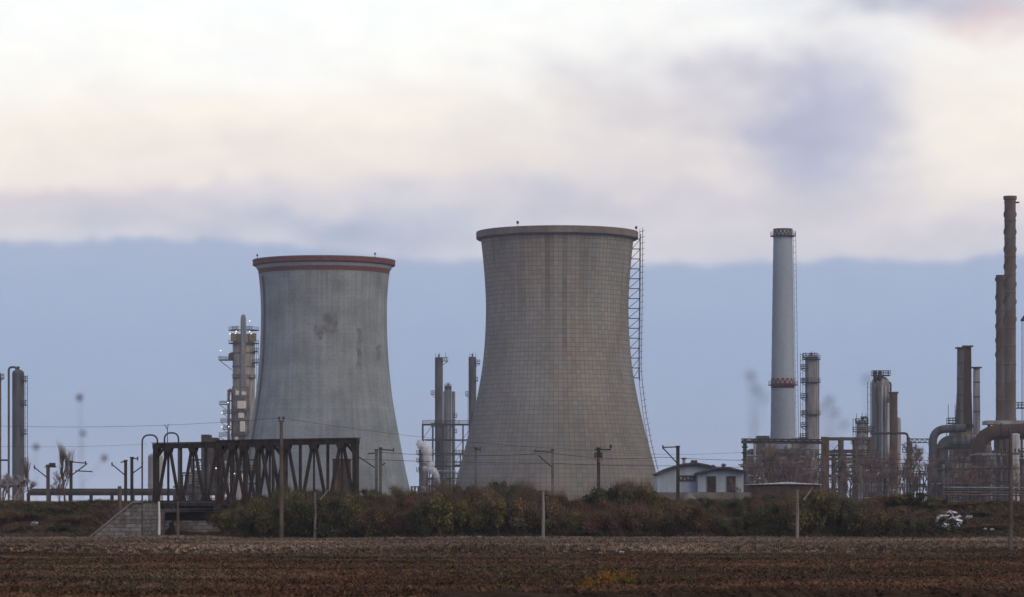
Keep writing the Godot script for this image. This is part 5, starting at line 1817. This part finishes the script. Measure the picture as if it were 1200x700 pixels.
# a crowded process unit: a light frame full of pipes, drums, valves and walkways
func process_unit(label: String, x0: float, x1: float, top: float, d: float, s: int, m := "rust") -> void:
	var r := RandomNumberGenerator.new()
	r.seed = s
	var a := at(x0, top, d)
	var b := at(x1, top, d)
	var low := 2.6
	var root := thing("process_unit", label, "process unit", Vector3((a.x + b.x) / 2, low, -d), "crowded process units of the refinery")
	var deep := 6.0
	var n := maxi(2, int((b.x - a.x) / 3.2))
	for k in n + 1:
		var x := lerpf(a.x, b.x, float(k) / n)
		for z in [-d, -d - deep]:
			bar_part("post", Vector3(x, low, z), Vector3(x, a.y - r.randf() * 2.0, z), 0.22, 0.22, m, root)
	var y := low + 2.2
	while y < a.y:
		bar_part("beam", Vector3(a.x, y, -d + 0.02), Vector3(b.x, y, -d + 0.02), 0.2, 0.2, m, root)
		for k in 2:
			var g := Shape.new()
			var z := -d - r.randf() * deep
			var u := r.randf_range(-3.0, 0.3)
			var w := r.randf_range(0.5, 1.0)
			var yy := y + r.randf_range(0.1, 0.9)
			g.tube(rounded([Vector3(a.x + u, yy, z), Vector3(lerpf(a.x, b.x, w), yy, z), Vector3(lerpf(a.x, b.x, w), yy + (r.randf_range(1.0, 3.0) if r.randf() < 0.5 else -r.randf_range(1.0, 2.5)), z)], 0.5), r.randf_range(0.09, 0.26), 7)
			part("pipe_run", g, mats[["steel", "vessel_pale", "vessel", "rust", "vessel_dark"][r.randi() % 5]], root)
		y += r.randf_range(2.2, 3.4)
	for k in n * 2:
		var g := Shape.new()
		var x := r.randf_range(a.x, b.x)
		var z := -d - r.randf_range(0.3, deep)
		var hi := r.randf_range(low + 3.0, a.y + 0.6)
		g.tube([Vector3(x, low, z), Vector3(x, hi, z)], r.randf_range(0.08, 0.22), 7)
		part("riser_pipe", g, mats[["steel", "vessel_pale", "vessel", "rust", "lagging"][r.randi() % 5]], root)
	for k in n:
		var g := Shape.new()
		var x := r.randf_range(a.x + 0.8, b.x - 0.8)
		var z := -d - r.randf_range(1.0, deep - 1.0)
		var rad := r.randf_range(0.5, 1.1)
		var y0 := low + r.randf_range(0.5, maxf(1.0, (a.y - low) * 0.6))
		var h := r.randf_range(1.6, 4.0)
		var prof := [Vector2(0, 0)]
		prof.append_array([Vector2(rad * 0.8, 0.1), Vector2(rad, 0.4)])
		prof.append_array(dome(rad, h - rad * 0.5, rad * 0.5, 4))
		g.lathe(Vector3(x, y0, z), prof, 14)
		part("drum", g, mats[["vessel", "vessel_dark", "vessel_pale", "lagging", "rust_grey"][r.randi() % 5]], root)
		for j in 3:
			var l := Vector3(sin(TAU * j / 3), 0, cos(TAU * j / 3)) * rad * 0.8
			bar_part("leg", Vector3(x, low, z) + l, Vector3(x, y0 + 0.4, z) + l, 0.12, 0.12, "steel", root)
	for k in maxi(1, n / 2):
		var x := r.randf_range(a.x, b.x - 2.5)
		gallery(root, x, x + r.randf_range(2.0, 4.0), r.randf_range(low + 4.0, a.y), -d - 1.2, -d + 0.6, "steel")
	for k in n:
		var p := Vector3(r.randf_range(a.x, b.x), r.randf_range(low + 2.0, a.y - 0.5), -d + 0.25)
		var g := Shape.new()
		g.box(p, Vector3(r.randf_range(0.3, 0.9), r.randf_range(0.3, 0.8), 0.3))
		part("control_box", g, mats[["lagging", "white_paint", "steel", "rust"][r.randi() % 4]], root)

func make_process_units() -> void:
	process_unit("crowded process unit before the right side of the furnace block", 938, 962, 527, 930, 21)
	process_unit("crowded process unit before the left side of the furnace block", 876, 902, 531, 930, 22, "steel")
	process_unit("crowded process unit behind the brown pipe rack", 968, 1004, 530, 860, 23)
	process_unit("crowded process unit at the foot of the thick grey vessel", 1012, 1062, 534, 790, 24)
	process_unit("low process unit under the short latticed pipe bridge", 1064, 1092, 549, 760, 25, "steel")
	process_unit("crowded process unit between the bent ducts and the thick rusty duct", 1108, 1150, 527, 735, 26)
	process_unit("crowded process unit under the thick rusty duct", 1150, 1206, 521, 690, 27, "steel")
	process_unit("low process unit behind the left bays of the truss bridge", 214, 250, 556, 690, 28, "steel")
	process_unit("low process unit under the steel gantry between the cooling towers", 500, 540, 552, 1090, 30, "steel")

# ---------------------------------------------------------------- plants

func sliver(g: Shape, a: Vector3, b: Vector3, w: float) -> void:
	var t := b - a
	var side := t.cross(Vector3(0.31, 0.22, 0.93)).normalized() * w
	g.flat(a - side, a + side, b, Vector3(0, 0.2, 1))
	side = t.cross(side).normalized() * w
	g.flat(a - side, a + side, b, Vector3(0, 0.2, 1))

func grow(limb: Shape, twig: Shape, r: RandomNumberGenerator, p: Vector3, dir: Vector3, length: float, thick: float, level: int, o: Dictionary) -> void:
	var mid := p + dir * length * 0.5 + Vector3(r.randfn(0, 0.06), 0, r.randfn(0, 0.06)) * length
	var tip := p + dir * length + Vector3(r.randfn(0, 0.10), r.randf() * o.lift, r.randfn(0, 0.10)) * length
	if level == 0:
		limb.tube([p, mid, tip], [thick, thick * 0.8, thick * 0.55], 7, false)
	elif level <= 2:
		limb.tube([p, mid, tip], [thick, thick * 0.75, thick * 0.4], 4, false)
	else:
		sliver(twig, p, tip, thick)
	if level >= 2:
		for k in o.twigs:
			var q := p.lerp(tip, r.randf_range(0.15, 1.0))
			var d := (dir + Vector3(r.randfn(0, 0.55), r.randf_range(-0.1, 0.5) + o.lift, r.randfn(0, 0.55))).normalized()
			twig.col = o.tone * r.randf_range(0.7, 1.3)
			sliver(twig, q, q + d * length * r.randf_range(0.6, 1.7), o.fine)
	if level >= o.depth:
		return
	var n: int = o.split + (2 if level == 0 else 0)
	for k in n:
		var t: float = r.randf_range(o.start if level == 0 else 0.3, 1.0)
		var q := p.lerp(tip, t)
		var a := TAU * (k + r.randf()) / n
		var d: Vector3 = (dir * (0.5 + o.upright) + Vector3(cos(a), o.lift, sin(a)) * o.spread).normalized()
		grow(limb, twig, r, q, d, length * r.randf_range(0.45, 0.68) * (1.15 - 0.35 * t), thick * 0.5, level + 1, o)

func make_tree(called: String, s: int, tall: float, o: Dictionary, m := "bark") -> Node3D:
	var r := RandomNumberGenerator.new()
	r.seed = s
	var limb := Shape.new()
	var twig := Shape.new()
	twig.col = o.tone
	grow(limb, twig, r, Vector3(0, -0.2, 0), Vector3(0.02, 1, 0).normalized(), tall * 0.62, tall * 0.020, 0, o)
	var root := thing(called, "", "tree", Vector3.ZERO)
	part("trunk", limb, mats[m], root, false, true)
	part("crown", twig, mats["twig"], root, true, true)
	return root

func place(o: Node3D, px: float, py_top: float, d: float, tall: float, turn: float, wide := 1.0) -> void:
	var p := at(px, py_top, d)
	var y := ground_height(p.x, -d)
	var k := (p.y - y) / tall
	o.position = Vector3(p.x, y, -d)
	o.transform.basis = Basis(Vector3.UP, turn).scaled(Vector3(k * wide, k, k * wide))

func make_trees() -> void:
	var brown := {"tone": Color(0.27, 0.215, 0.185), "lift": 0.25, "twigs": 13, "fine": 0.015, "depth": 4, "split": 3, "start": 0.25, "upright": 0.35, "spread": 0.75}
	var a := make_tree("bare_tree", 901, 10.0, brown)
	var b := make_tree("bare_tree", 905, 10.0, brown.merged({"tone": Color(0.24, 0.21, 0.185), "spread": 0.6, "upright": 0.6}, true))
	var c := make_tree("bare_tree", 909, 10.0, brown.merged({"tone": Color(0.28, 0.205, 0.17), "split": 4, "twigs": 7}, true))
	var poplar := make_tree("poplar_tree", 911, 10.0, {"tone": Color(0.30, 0.26, 0.235), "lift": 0.9, "twigs": 3, "fine": 0.013, "depth": 3, "split": 6, "start": 0.08, "upright": 0.9, "spread": 0.28})
	var birch := make_tree("birch_tree", 917, 10.0, {"tone": Color(0.36, 0.34, 0.35), "lift": 0.3, "twigs": 11, "fine": 0.030, "depth": 4, "split": 3, "start": 0.1, "upright": 0.5, "spread": 0.55}, "pale_bark")
	var first := {}
	var grp := "bare trees behind the embankment"
	# prototype, x, top, distance, turn, width, label
	var list := [
		[poplar, 76, 543, 330, 0.0, 1.3, "bare pointed poplar tree between two dark railway masts at the left"],
		[poplar, 34, 554, 330, 2.0, 1.1, "small slender poplar just right of the far left column's foot"],
		[birch, 4, 551, 275, 0.3, 1.7, "pale twiggy tree at the left edge, below the far left columns"],
		[birch, 18, 557, 272, 1.9, 1.9, "whitish spreading tree right beside the pale tree at the left edge"],
		[birch, -8, 562, 270, 3.9, 1.8, "pale low tree cut off by the left side of the photo"],
		[c, 70, 556, 345, 0.7, 0.9, "small brown bare tree under the left side of the pointed poplar"],
		[a, 888, 531, 520, 0.0, 0.85, "bare brown tree in front of the furnace block's left corner"],
		[b, 899, 537, 500, 1.0, 0.9, "bare grey tree left of the middle of the furnace block"],
		[c, 911, 528, 525, 2.0, 0.9, "tallest bare tree in front of the furnace block"],
		[a, 922, 534, 505, 3.0, 0.95, "bare tree directly below the pale chimney's middle"],
		[b, 931, 531, 515, 4.0, 0.9, "bare grey tree right of the pale chimney's middle"],
		[c, 941, 538, 500, 5.0, 0.9, "bare brown tree below the column with the caged ladder"],
		[a, 951, 545, 490, 5.5, 0.8, "small bare tree left of the brown pipe bridge pillar"],
		[b, 983, 545, 480, 0.5, 0.8, "small bare tree under the braces of the brown pipe rack"],
		[c, 997, 540, 500, 1.5, 0.9, "bare brown tree under the right half of the brown pipe rack"],
		[a, 1010, 545, 490, 2.5, 0.9, "bare tree below the short clustered column"],
		[b, 1023, 538, 510, 3.5, 0.85, "bare grey tree at the left foot of the thick grey vessel"],
		[c, 1038, 534, 500, 4.5, 0.9, "reddish bare tree below the dark rusty stack"],
		[a, 1052, 540, 495, 5.2, 0.9, "bare tree left of the narrow brown pipe pillar"],
		[b, 1070, 530, 520, 0.2, 0.9, "bare grey tree below the short latticed pipe bridge, left one"],
		[c, 1083, 536, 500, 1.2, 0.9, "bare brown tree left of the big bent duct's foot"],
		[a, 1101, 549, 480, 2.2, 0.8, "small bare tree at the foot of the bent ducts"],
		[b, 1117, 543, 490, 3.2, 0.85, "bare tree below the rusty heater block's left side"],
		[c, 1133, 548, 480, 4.2, 0.9, "bare tree below the twin square stacks"],
		[a, 1152, 546, 490, 5.1, 0.85, "bare tree below the bend of the thick rusty duct"],
		[b, 1168, 550, 485, 0.9, 0.8, "bare grey tree below the tallest rusty stacks"],
		[c, 1196, 548, 480, 1.9, 0.8, "bare tree cut by the right side of the photo"],
		[a, 862, 566, 330, 2.4, 0.7, "little bare tree right of the white building's second door"],
		[b, 706, 575, 268, 0.4, 0.8, "little bare tree beside the insulator mast before the panelled tower"],
		[c, 428, 574, 268, 3.3, 1.0, "low bare tree right of the truss bridge's end"],
	]
	for q in list:
		var o: Node3D = q[0]
		if first.has(q[0]):
			o = copy(q[0], q[6])
		first[q[0]] = true
		o.set_meta("label", q[6])
		if q[0] != poplar and q[0] != birch:
			o.set_meta("group", grp)
		place(o, q[1], q[2], q[3], 10.0 * 0.98, q[4], q[5])

func make_shrub(s: int, leaf: Color, leaf2: Color, leaves: int, twigs: int) -> Node3D:
	var r := RandomNumberGenerator.new()
	r.seed = s
	var stem := Shape.new()
	var crown := Shape.new()
	var lobes := []
	for k in 13:
		var a := r.randf() * TAU
		var h := r.randf_range(0.22, 0.80)
		var reach := r.randf_range(0.1, 1.1) * (1.15 - h * 0.55)
		lobes.append([Vector3(cos(a) * reach, h, sin(a) * reach * 0.8), r.randf_range(0.20, 0.42), r.randf_range(0.12, 0.24), r.randf_range(0.5, 1.55), r.randf()])
	for k in 9:
		var l: Array = lobes[k]
		stem.tube([Vector3(r.randfn(0, 0.12), -0.05, r.randfn(0, 0.12)), l[0] * Vector3(0.5, 0.6, 0.5), l[0]], [0.016, 0.011, 0.005], 4, false)
	for k in leaves:
		var l: Array = lobes[r.randi() % lobes.size()]
		var v := Vector3(r.randfn(), r.randfn(), r.randfn()).normalized() * pow(r.randf(), 0.45)
		var p: Vector3 = l[0] + Vector3(v.x * l[1], v.y * l[2], v.z * l[1])
		if p.y < 0.0:
			p.y = r.randf() * 0.15
		var n := Vector3(r.randfn(), r.randfn() + 0.6, r.randfn()).normalized()
		var x := n.cross(Vector3(r.randfn(), r.randfn(), r.randfn())).normalized()
		var y := n.cross(x)
		var w := r.randf_range(0.012, 0.030)
		crown.col = leaf.lerp(leaf2, clampf(l[4] + r.randfn(0, 0.25), 0, 1)) * l[3] * r.randf_range(0.6, 1.4)
		crown.quad(p - x * w * 1.6, p + y * w, p + x * w * 1.6, p - y * w, n)
	for k in twigs:
		var l: Array = lobes[r.randi() % lobes.size()]
		var p: Vector3 = l[0] + Vector3(r.randfn(0, 0.5) * l[1], r.randf() * l[2], r.randfn(0, 0.5) * l[1])
		crown.col = Color(0.15, 0.112, 0.078) * r.randf_range(0.6, 1.5)
		sliver(crown, p, p + Vector3(r.randfn(0, 0.10), r.randf_range(0.08, 0.34), r.randfn(0, 0.10)), 0.0032)
	var root := thing("shrub", "", "shrub", Vector3.ZERO)
	part("stems", stem, mats["bark"], root, false, true)
	part("crown", crown, mats["leaf"], root, true, true)
	return root

func hedge_top(px: float) -> float:
	var xs := [255.0, 275.0, 300.0, 335.0, 380.0, 420.0, 450.0, 490.0, 520.0, 560.0, 600.0, 650.0, 690.0, 715.0, 735.0, 755.0, 775.0, 800.0, 830.0, 865.0, 900.0, 940.0, 965.0, 1000.0, 1040.0, 1075.0, 1110.0]
	var ys := [606.0, 596.0, 585.0, 576.0, 574.0, 578.0, 577.0, 576.0, 573.0, 573.0, 572.0, 578.0, 586.0, 578.0, 565.0, 572.0, 580.0, 586.0, 592.0, 590.0, 584.0, 580.0, 574.0, 588.0, 592.0, 591.0, 594.0]
	if px <= xs[0]: return ys[0]
	for i in xs.size() - 1:
		if px <= xs[i + 1]:
			return lerpf(ys[i], ys[i + 1], (px - xs[i]) / (xs[i + 1] - xs[i]))
	return ys[-1]

func landmark(px: float) -> String:
	var list := [[262, "the dark passage under the truss bridge"], [285, "the left bays of the truss bridge"], [310, "the middle of the truss bridge"], [335, "the tall wooden pole"], [358, "the right bays of the truss bridge"], [382, "the slanting arm post by the bridge"], [406, "the rusty box tank"], [430, "the right end post of the truss bridge"], [450, "the pair of grey railway masts"], [474, "the right foot of the smooth tower"], [498, "the white steam"], [520, "the slim columns between the towers"], [545, "the left foot of the panelled tower"], [568, "the faint mast before the panelled tower"], [592, "the left third of the panelled tower"], [616, "the left bracket before the panelled tower"], [640, "the post before the panelled tower"], [664, "the dark streak on the panelled tower"], [686, "the gap left of the insulator mast"], [708, "the insulator mast"], [732, "the right third of the panelled tower"], [756, "the right foot of the panelled tower"], [780, "the foot of the tower ladder"], [802, "the white building's strip window"], [824, "the middle of the white building"], [848, "the white building's doors"], [872, "the dark pipe bridge post"], [896, "the furnace block's left side"], [920, "the pale chimney"], [944, "the column with the caged ladder"], [968, "the brown pipe bridge pillar"], [992, "the brown pipe rack"], [1016, "the short clustered column"], [1040, "the thick grey vessel"], [1064, "the narrow brown pipe pillar"], [1088, "the big bent duct"], [1112, "the white rubble"], [1140, "the twin square stacks"], [1165, "the thick rusty duct"], [1195, "the crossarm pole"]]
	var best := ""
	var near := 1e9
	for q in list:
		if absf(q[0] - px) < near:
			near = absf(q[0] - px)
			best = q[1]
	return best

func make_hedge() -> void:
	var kinds := [
		[make_shrub(1001, Color(0.068, 0.070, 0.028), Color(0.165, 0.145, 0.055), 3900, 480), "olive green"],
		[make_shrub(1002, Color(0.130, 0.084, 0.046), Color(0.085, 0.068, 0.040), 3600, 480), "rusty brown"],
		[make_shrub(1003, Color(0.130, 0.060, 0.038), Color(0.085, 0.058, 0.036), 3400, 450), "dark red"],
		[make_shrub(1004, Color(0.045, 0.055, 0.028), Color(0.090, 0.088, 0.042), 3900, 400), "dark green"],
		[make_shrub(1005, Color(0.150, 0.118, 0.092), Color(0.100, 0.080, 0.062), 1500, 1500), "grey brown twiggy"],
	]
	var taken := {}
	var r := RandomNumberGenerator.new()
	r.seed = 4242
	var first := {}
	var rows := [["front", 243.6, 14.0], ["middle", 249.0, 5.0], ["back", 255.0, 0.0]]
	for row in rows:
		var px: float = {"back": 262.0, "middle": 268.0, "front": 284.0}[row[0]]
		while px < 1112.0:
			var k: int = [0, 1, 3, 2, 0, 4, 1, 3, 2, 1, 0, 4, 3, 1, 2, 0][r.randi() % 16]
			if px < 400 and r.randf() < 0.6: k = 0 if r.randf() < 0.6 else 3
			if px > 640 and px < 880 and r.randf() < 0.4: k = 2 if r.randf() < 0.4 else 1
			var top: float = hedge_top(px) + r.randf_range(-4.0, 5.0)
			var d: float = row[1] + r.randf_range(-1.2, 1.6)
			if row[2] > 0.0:
				top += row[2] * r.randf_range(0.4, 1.6)
			var o: Node3D = kinds[k][0]
			if first.has(k):
				o = copy(o)
			first[k] = true
			var p := at(px, top, d)
			var y := ground_height(p.x, -d)
			var high := maxf(p.y - y, 0.9) * 1.22
			var wide := maxf(r.randf_range(1.2, 1.6), high * r.randf_range(0.5, 0.66))
			o.position = Vector3(p.x, y, -d)
			o.transform.basis = Basis(Vector3.UP, r.randf() * TAU).scaled(Vector3(wide, high, wide))
			var mark := landmark(px)
			var label := "%s shrub, %s row, below %s" % [kinds[k][1], row[0], mark]
			if taken.has(label):
				label = "%s shrub, %s row, right one below %s" % [kinds[k][1], row[0], mark]
			taken[label] = true
			o.set_meta("label", label)
			o.set_meta("group", "shrubs of the hedge along the embankment")
			px += r.randf_range(17.0, 25.0)
	# low brambles on the open banks
	for q in [[10, 596, 250, 1, "brown bramble on the left bank near the photo's edge"], [38, 600, 251, 3, "dark bramble on the left bank below the poplar's left side"], [62, 595, 254, 4, "twiggy bramble on the left bank below the dark mast"], [88, 601, 250, 2, "reddish bramble in the middle of the left bank"], [112, 598, 255, 1, "brown bramble on the left bank above the wing wall's low end"], [132, 594, 258, 4, "twiggy bramble at the crest of the left bank"], [22, 612, 247, 4, "twiggy bramble low on the left bank"], [70, 613, 247, 3, "dark green bramble low on the left bank"], [48, 589, 260, 1, "brown bramble on the crest below the pipeline's left end"], [1128, 596, 255, 1, "brown bramble right of the white rubble"], [1150, 600, 251, 3, "dark bramble on the right bank left of the crossarm pole"], [1172, 594, 256, 4, "twiggy bramble on the right bank behind the crossarm pole"], [1195, 600, 251, 2, "reddish bramble on the right bank at the photo's edge"], [1142, 612, 247, 2, "reddish bramble low on the right bank"], [1176, 613, 247, 1, "brown bramble low on the right bank"]]:
		var o := copy(kinds[q[3]][0], q[4])
		var p := at(q[0], q[1], q[2])
		var y := ground_height(p.x, -float(q[2]))
		o.name = numbered("bramble")
		o.set_meta("category", "bramble")
		o.set_meta("group", "low brambles on the open banks")
		o.position = Vector3(p.x, y, p.z)
		o.transform.basis = Basis(Vector3.UP, q[0] * 1.0).scaled(Vector3(1.5, maxf(p.y - y, 0.5), 1.3))

func make_litter() -> void:
	var r := RandomNumberGenerator.new()
	r.seed = 12
	# white rubble on the bank: sheets and slabs lying over one another
	var where := at(1112, 612, 249)
	var root := thing("rubble_heap", "heap of white broken sheets on the bank below the twin stacks", "rubble", Vector3(where.x, ground_height(where.x, where.z), where.z))
	for k in 40:
		var px := 1099.0 + 26.0 * r.randf()
		var py := 601.0 + 20.0 * r.randf()
		if px < 1103 and py < 606: py += 6.0
		var d := 251.0 - (py - 601.0) * 0.28
		var p := at(px, py, d)
		p.y = maxf(ground_height(p.x, -d), p.y) + 0.08
		var g := Shape.new()
		g.box(Vector3.ZERO, Vector3(r.randf_range(0.2, 0.55), 0.06, r.randf_range(0.2, 0.45)))
		put("broken_sheet", g.mesh(), mats["plastic_sheet"], root, Transform3D(Basis.from_euler(Vector3(r.randf_range(0.1, 0.9), r.randf() * TAU, r.randf_range(-0.4, 0.4))), p - root.position))
	var marks := [[603, 598, 243.5, 0.5, "crumpled white sheet caught in the bushes before the panelled tower"], [608, 596, 243.3, 0.4, "smaller white sheet caught in the bushes right of the crumpled one"], [40, 613.5, 244.5, 0.4, "white scrap lying low on the left bank"], [806, 605, 243.0, 0.45, "pale scrap in the bushes below the white building"], [1163, 621, 243.5, 0.22, "right one of two pale scraps at the foot of the right bank"], [1155, 620, 244.0, 0.18, "left one of two pale scraps at the foot of the right bank"], [1136, 606, 247.0, 0.35, "pale scrap on the bank right of the white rubble"]]
	for q in [[212, 643, 0.14, "brightest white scrap on the field edge before the bridge"], [186, 644, 0.11, "white scrap on the field edge left of the brightest one"], [169, 642.5, 0.11, "white scrap on the field edge below the wing wall"], [222, 645, 0.08, "tiny white scrap on the field edge right of the brightest one"], [135, 645, 0.08, "tiny pale scrap at the left of the field edge scraps"], [6, 641, 0.13, "white scrap on the field edge at the left of the photo"], [90, 641.5, 0.09, "white scrap on the field edge below the left bank"], [665, 647, 0.09, "tiny white scrap in the field below the panelled tower"], [729, 649, 0.10, "tiny white scrap in the field right of the one below the panelled tower"], [567, 659.5, 0.07, "white scrap alone in the middle of the brown field"]]:
		var d: float = 2.0 * FOCAL / (q[1] - HORIZON)
		marks.append([q[0], q[1] - 1.5, d, q[2] * 1.6, q[3]])
	for q in marks:
		var p := at(q[0], q[1], q[2])
		p.y = maxf(p.y, ground_height(p.x, p.z) + q[3] * 0.35)
		var g := Shape.new()
		var n := 5
		for i in n:
			for j in n:
				var f := []
				for e in [[i, j], [i + 1, j], [i + 1, j + 1], [i, j + 1]]:
					var u: float = e[0] / float(n) - 0.5
					var v: float = e[1] / float(n) - 0.5
					f.append(p + Vector3(u * 1.3 + 0.2 * sin(e[1] * 2.1 + q[0]), 0.35 * sin(e[0] * 1.9 + e[1] * 1.3 + q[0]) * 0.6 + v * 0.5, v * 0.8 + 0.15 * cos(e[0] * 2.3)) * q[3])
				g.quad(f[0], f[1], f[2], f[3], Vector3(0, 1, 1))
		single("litter_sheet", g, mats["plastic_sheet"], q[4], "litter", "white scraps lying about")

func make_field_weeds() -> void:
	var leafy := make_leafy(0.9, Color(0.34, 0.155, 0.018), Color(0.22, 0.13, 0.02), 3)
	var green := make_leafy(0.6, Color(0.10, 0.12, 0.02), Color(0.14, 0.12, 0.025), 4)
	var list := [[leafy, 708, 667, 88, 0.62, "tallest orange yellow weed in the brown field"], [leafy, 720, 672, 90, 0.52, "orange weed just right of the tallest one in the brown field"], [leafy, 694, 681, 86, 0.42, "low orange weed left of the tallest one in the brown field"], [leafy, 736, 673, 92, 0.42, "yellow weed at the right of the orange weeds"], [green, 741, 681, 89, 0.36, "yellow green weed low at the right of the orange weeds"], [green, 588, 687, 88, 0.3, "small yellow green weed near the lower middle of the field"], [leafy, 683, 684, 84, 0.3, "lowest orange weed at the left of the orange weeds"], [green, 626, 676, 95, 0.32, "dull green weed between the orange weeds and the lower middle"]]
	var first := {}
	for q in list:
		var o: Node3D = q[0]
		if first.has(o):
			o = copy(q[0])
		first[q[0]] = true
		tag(o, q[5], "weed", "coloured weeds in the brown field")
		var x: float = (q[1] - 600.0) * q[3] / FOCAL
		o.position = Vector3(x, ground_height(x, -float(q[3])), -float(q[3]))
		o.transform.basis = Basis(Vector3.UP, q[1] * 0.7).scaled(Vector3.ONE * q[4])

func make_leafy(tall: float, a: Color, b: Color, s: int) -> Node3D:
	var r := RandomNumberGenerator.new()
	r.seed = s
	var stem := Shape.new()
	var leaf := Shape.new()
	for k in 7:
		var tip := Vector3(r.randfn(0, 0.45), r.randf_range(0.6, 1.1), r.randfn(0, 0.45)) * tall
		stem.tube([Vector3(0, -0.05, 0), tip * 0.5 + Vector3(0, 0.06, 0), tip], [0.012, 0.009, 0.004], 4, false)
		for j in 26:
			var p := tip * r.randf_range(0.2, 1.05) + Vector3(r.randfn(0, 0.07), r.randfn(0, 0.05), r.randfn(0, 0.07))
			var n := Vector3(r.randfn(), r.randfn() + 0.8, r.randfn()).normalized()
			var x := n.cross(Vector3(r.randfn(), r.randfn(), r.randfn())).normalized()
			var w := r.randf_range(0.02, 0.05)
			leaf.col = a.lerp(b, r.randf()) * r.randf_range(0.6, 1.2)
			leaf.quad(p - x * w * 1.7, p + n.cross(x) * w, p + x * w * 1.7, p - n.cross(x) * w, n)
	var root := thing("field_weed", "", "weed", Vector3.ZERO)
	part("stems", stem, mats["bark"], root, false, true)
	part("leaves", leaf, mats["leaf"], root, true, true)
	return root

# dry weed stalks close to the camera, thrown out of focus by the long lens
func make_near_stalks() -> void:
	var d := 14.0
	var list := [
		["tall dry weed stalk with dark round seed heads, blurred close by at the left", [[93, 466, 0.013, 1.0], [97, 508, 0.010, 0.55], [122, 537, 0.012, 0.9]], 104.0, Color(0.06, 0.02, 0.018), 13.0],
		["dry weed stalk with one dark seed head before the far left column", [[42, 524, 0.012, 1.0]], 30.0, Color(0.06, 0.02, 0.015), 13.5],
		["dry weed stalk with drooping seed tufts, blurred close by left of the pale chimney", [[880, 441, 0.016, 0.6], [888, 456, 0.016, 0.6], [895, 466, 0.014, 0.4]], 905.0, Color(0.13, 0.10, 0.10), 8.0],
		["dry weed stalk with drooping seed tufts, blurred close by right of the pale chimney", [[972, 470, 0.014, 0.6], [978, 484, 0.014, 0.5], [989, 498, 0.013, 0.5], [962, 480, 0.012, 0.4]], 985.0, Color(0.14, 0.10, 0.10), 8.2],
		["dry weed stalk with one faint seed tuft beside the thick grey vessel", [[1016, 444, 0.013, 0.5]], 1016.0, Color(0.16, 0.12, 0.12), 8.1],
	]
	for q in list:
		d = q[4]
		var foot := at(q[2], 600, d)
		foot.y = ground_height(foot.x, foot.z)
		var root := thing("weed_stalk", q[0], "weed", foot, "dry weed stalks close to the camera")
		var stem := Shape.new()
		var top := at(q[1][0][0], q[1][0][1], d)
		var bend := foot.lerp(top, 0.6) + Vector3(0.01, 0, 0)
		stem.tube([foot, bend, top], [0.003, 0.002, 0.0009], 5)
		for k in range(1, q[1].size()):
			var t := at(q[1][k][0], q[1][k][1], d)
			var y0: float = t.y - 0.12
			var share := clampf((y0 - foot.y) / (top.y - foot.y), 0, 1)
			stem.tube([foot.lerp(top, share) + Vector3(0.01 * (1 - share), 0, 0), t], [0.0009, 0.0006], 4)
		part("stem", stem, mats["bark"], root)
		for k in q[1].size():
			var e: Array = q[1][k]
			var c := at(e[0], e[1], d)
			var r := RandomNumberGenerator.new()
			r.seed = int(e[0])
			var head := Shape.new()
			head.col = q[3]
			if q[4] > 10.0:
				var prof := []
				for j in 9:
					var a := -PI / 2 + PI * j / 8
					prof.append(Vector2(e[2] * cos(a) * (1.0 if j % 2 else 0.85), e[2] * sin(a)))
				head.lathe(c, prof, 10, true)
			for j in int(50 * e[3]):
				var v := Vector3(r.randfn(), r.randfn(), r.randfn()).normalized()
				sliver(head, c + v * e[2] * 0.3, c + v * e[2] * 1.15, 0.0012)
			part("seed_head", head, mats["leaf"], root, true)

# ---------------------------------------------------------------- the scene

func _ready() -> void:
	var cam := Camera3D.new()
	cam.name = "camera"
	var lens := CameraAttributesPhysical.new()
	lens.frustum_focal_length = 200.0
	lens.frustum_focus_distance = 500.0
	lens.exposure_aperture = 6.3
	lens.frustum_near = 0.5
	lens.frustum_far = 9000.0
	cam.attributes = lens
	add_child(cam)
	cam.keep_aspect = Camera3D.KEEP_HEIGHT
	var near := 0.5
	cam.set_frustum(700.0 / FOCAL * near, Vector2(0, 250.0 / FOCAL * near), near, 9000.0)
	cam.position = Vector3(0, EYE, 0)
	cam.current = true

	var around := WorldEnvironment.new()
	around.name = "environment"
	var e := Environment.new()
	var sky := Sky.new()
	var pano := PanoramaSkyMaterial.new()
	pano.panorama = make_sky()
	sky.sky_material = pano
	e.sky = sky
	e.background_mode = Environment.BG_SKY
	e.ambient_light_source = Environment.AMBIENT_SOURCE_SKY
	e.tonemap_mode = Environment.TONE_MAPPER_LINEAR
	e.tonemap_exposure = 1.22
	e.sdfgi_enabled = true
	e.ssao_enabled = true
	e.ssil_enabled = true
	e.fog_enabled = true
	e.fog_density = 0.00012
	e.fog_light_color = c8(196, 201, 214)
	around.environment = e
	add_child(around)

	var sun := DirectionalLight3D.new()
	sun.name = "sun"
	sun.light_color = Color(1.0, 0.92, 0.79)
	sun.light_energy = 0.34
	sun.light_angular_distance = 40.0
	sun.shadow_enabled = true
	sun.rotation_degrees = Vector3(-35.0, 38.0, 0.0)
	add_child(sun)

	make_materials()
	make_ground()
	make_panel_tower()
	make_smooth_tower()
	make_chimney()
	make_furnace()
	make_gabled_building()
	make_plant_left()
	make_plant_middle()
	make_plant_right()
	make_process_units()
	make_walls()
	make_bridge()
	make_lines()
	make_trees()
	make_hedge()
	make_grass()
	make_clods()
	make_litter()
	make_field_weeds()
	make_near_stalks()
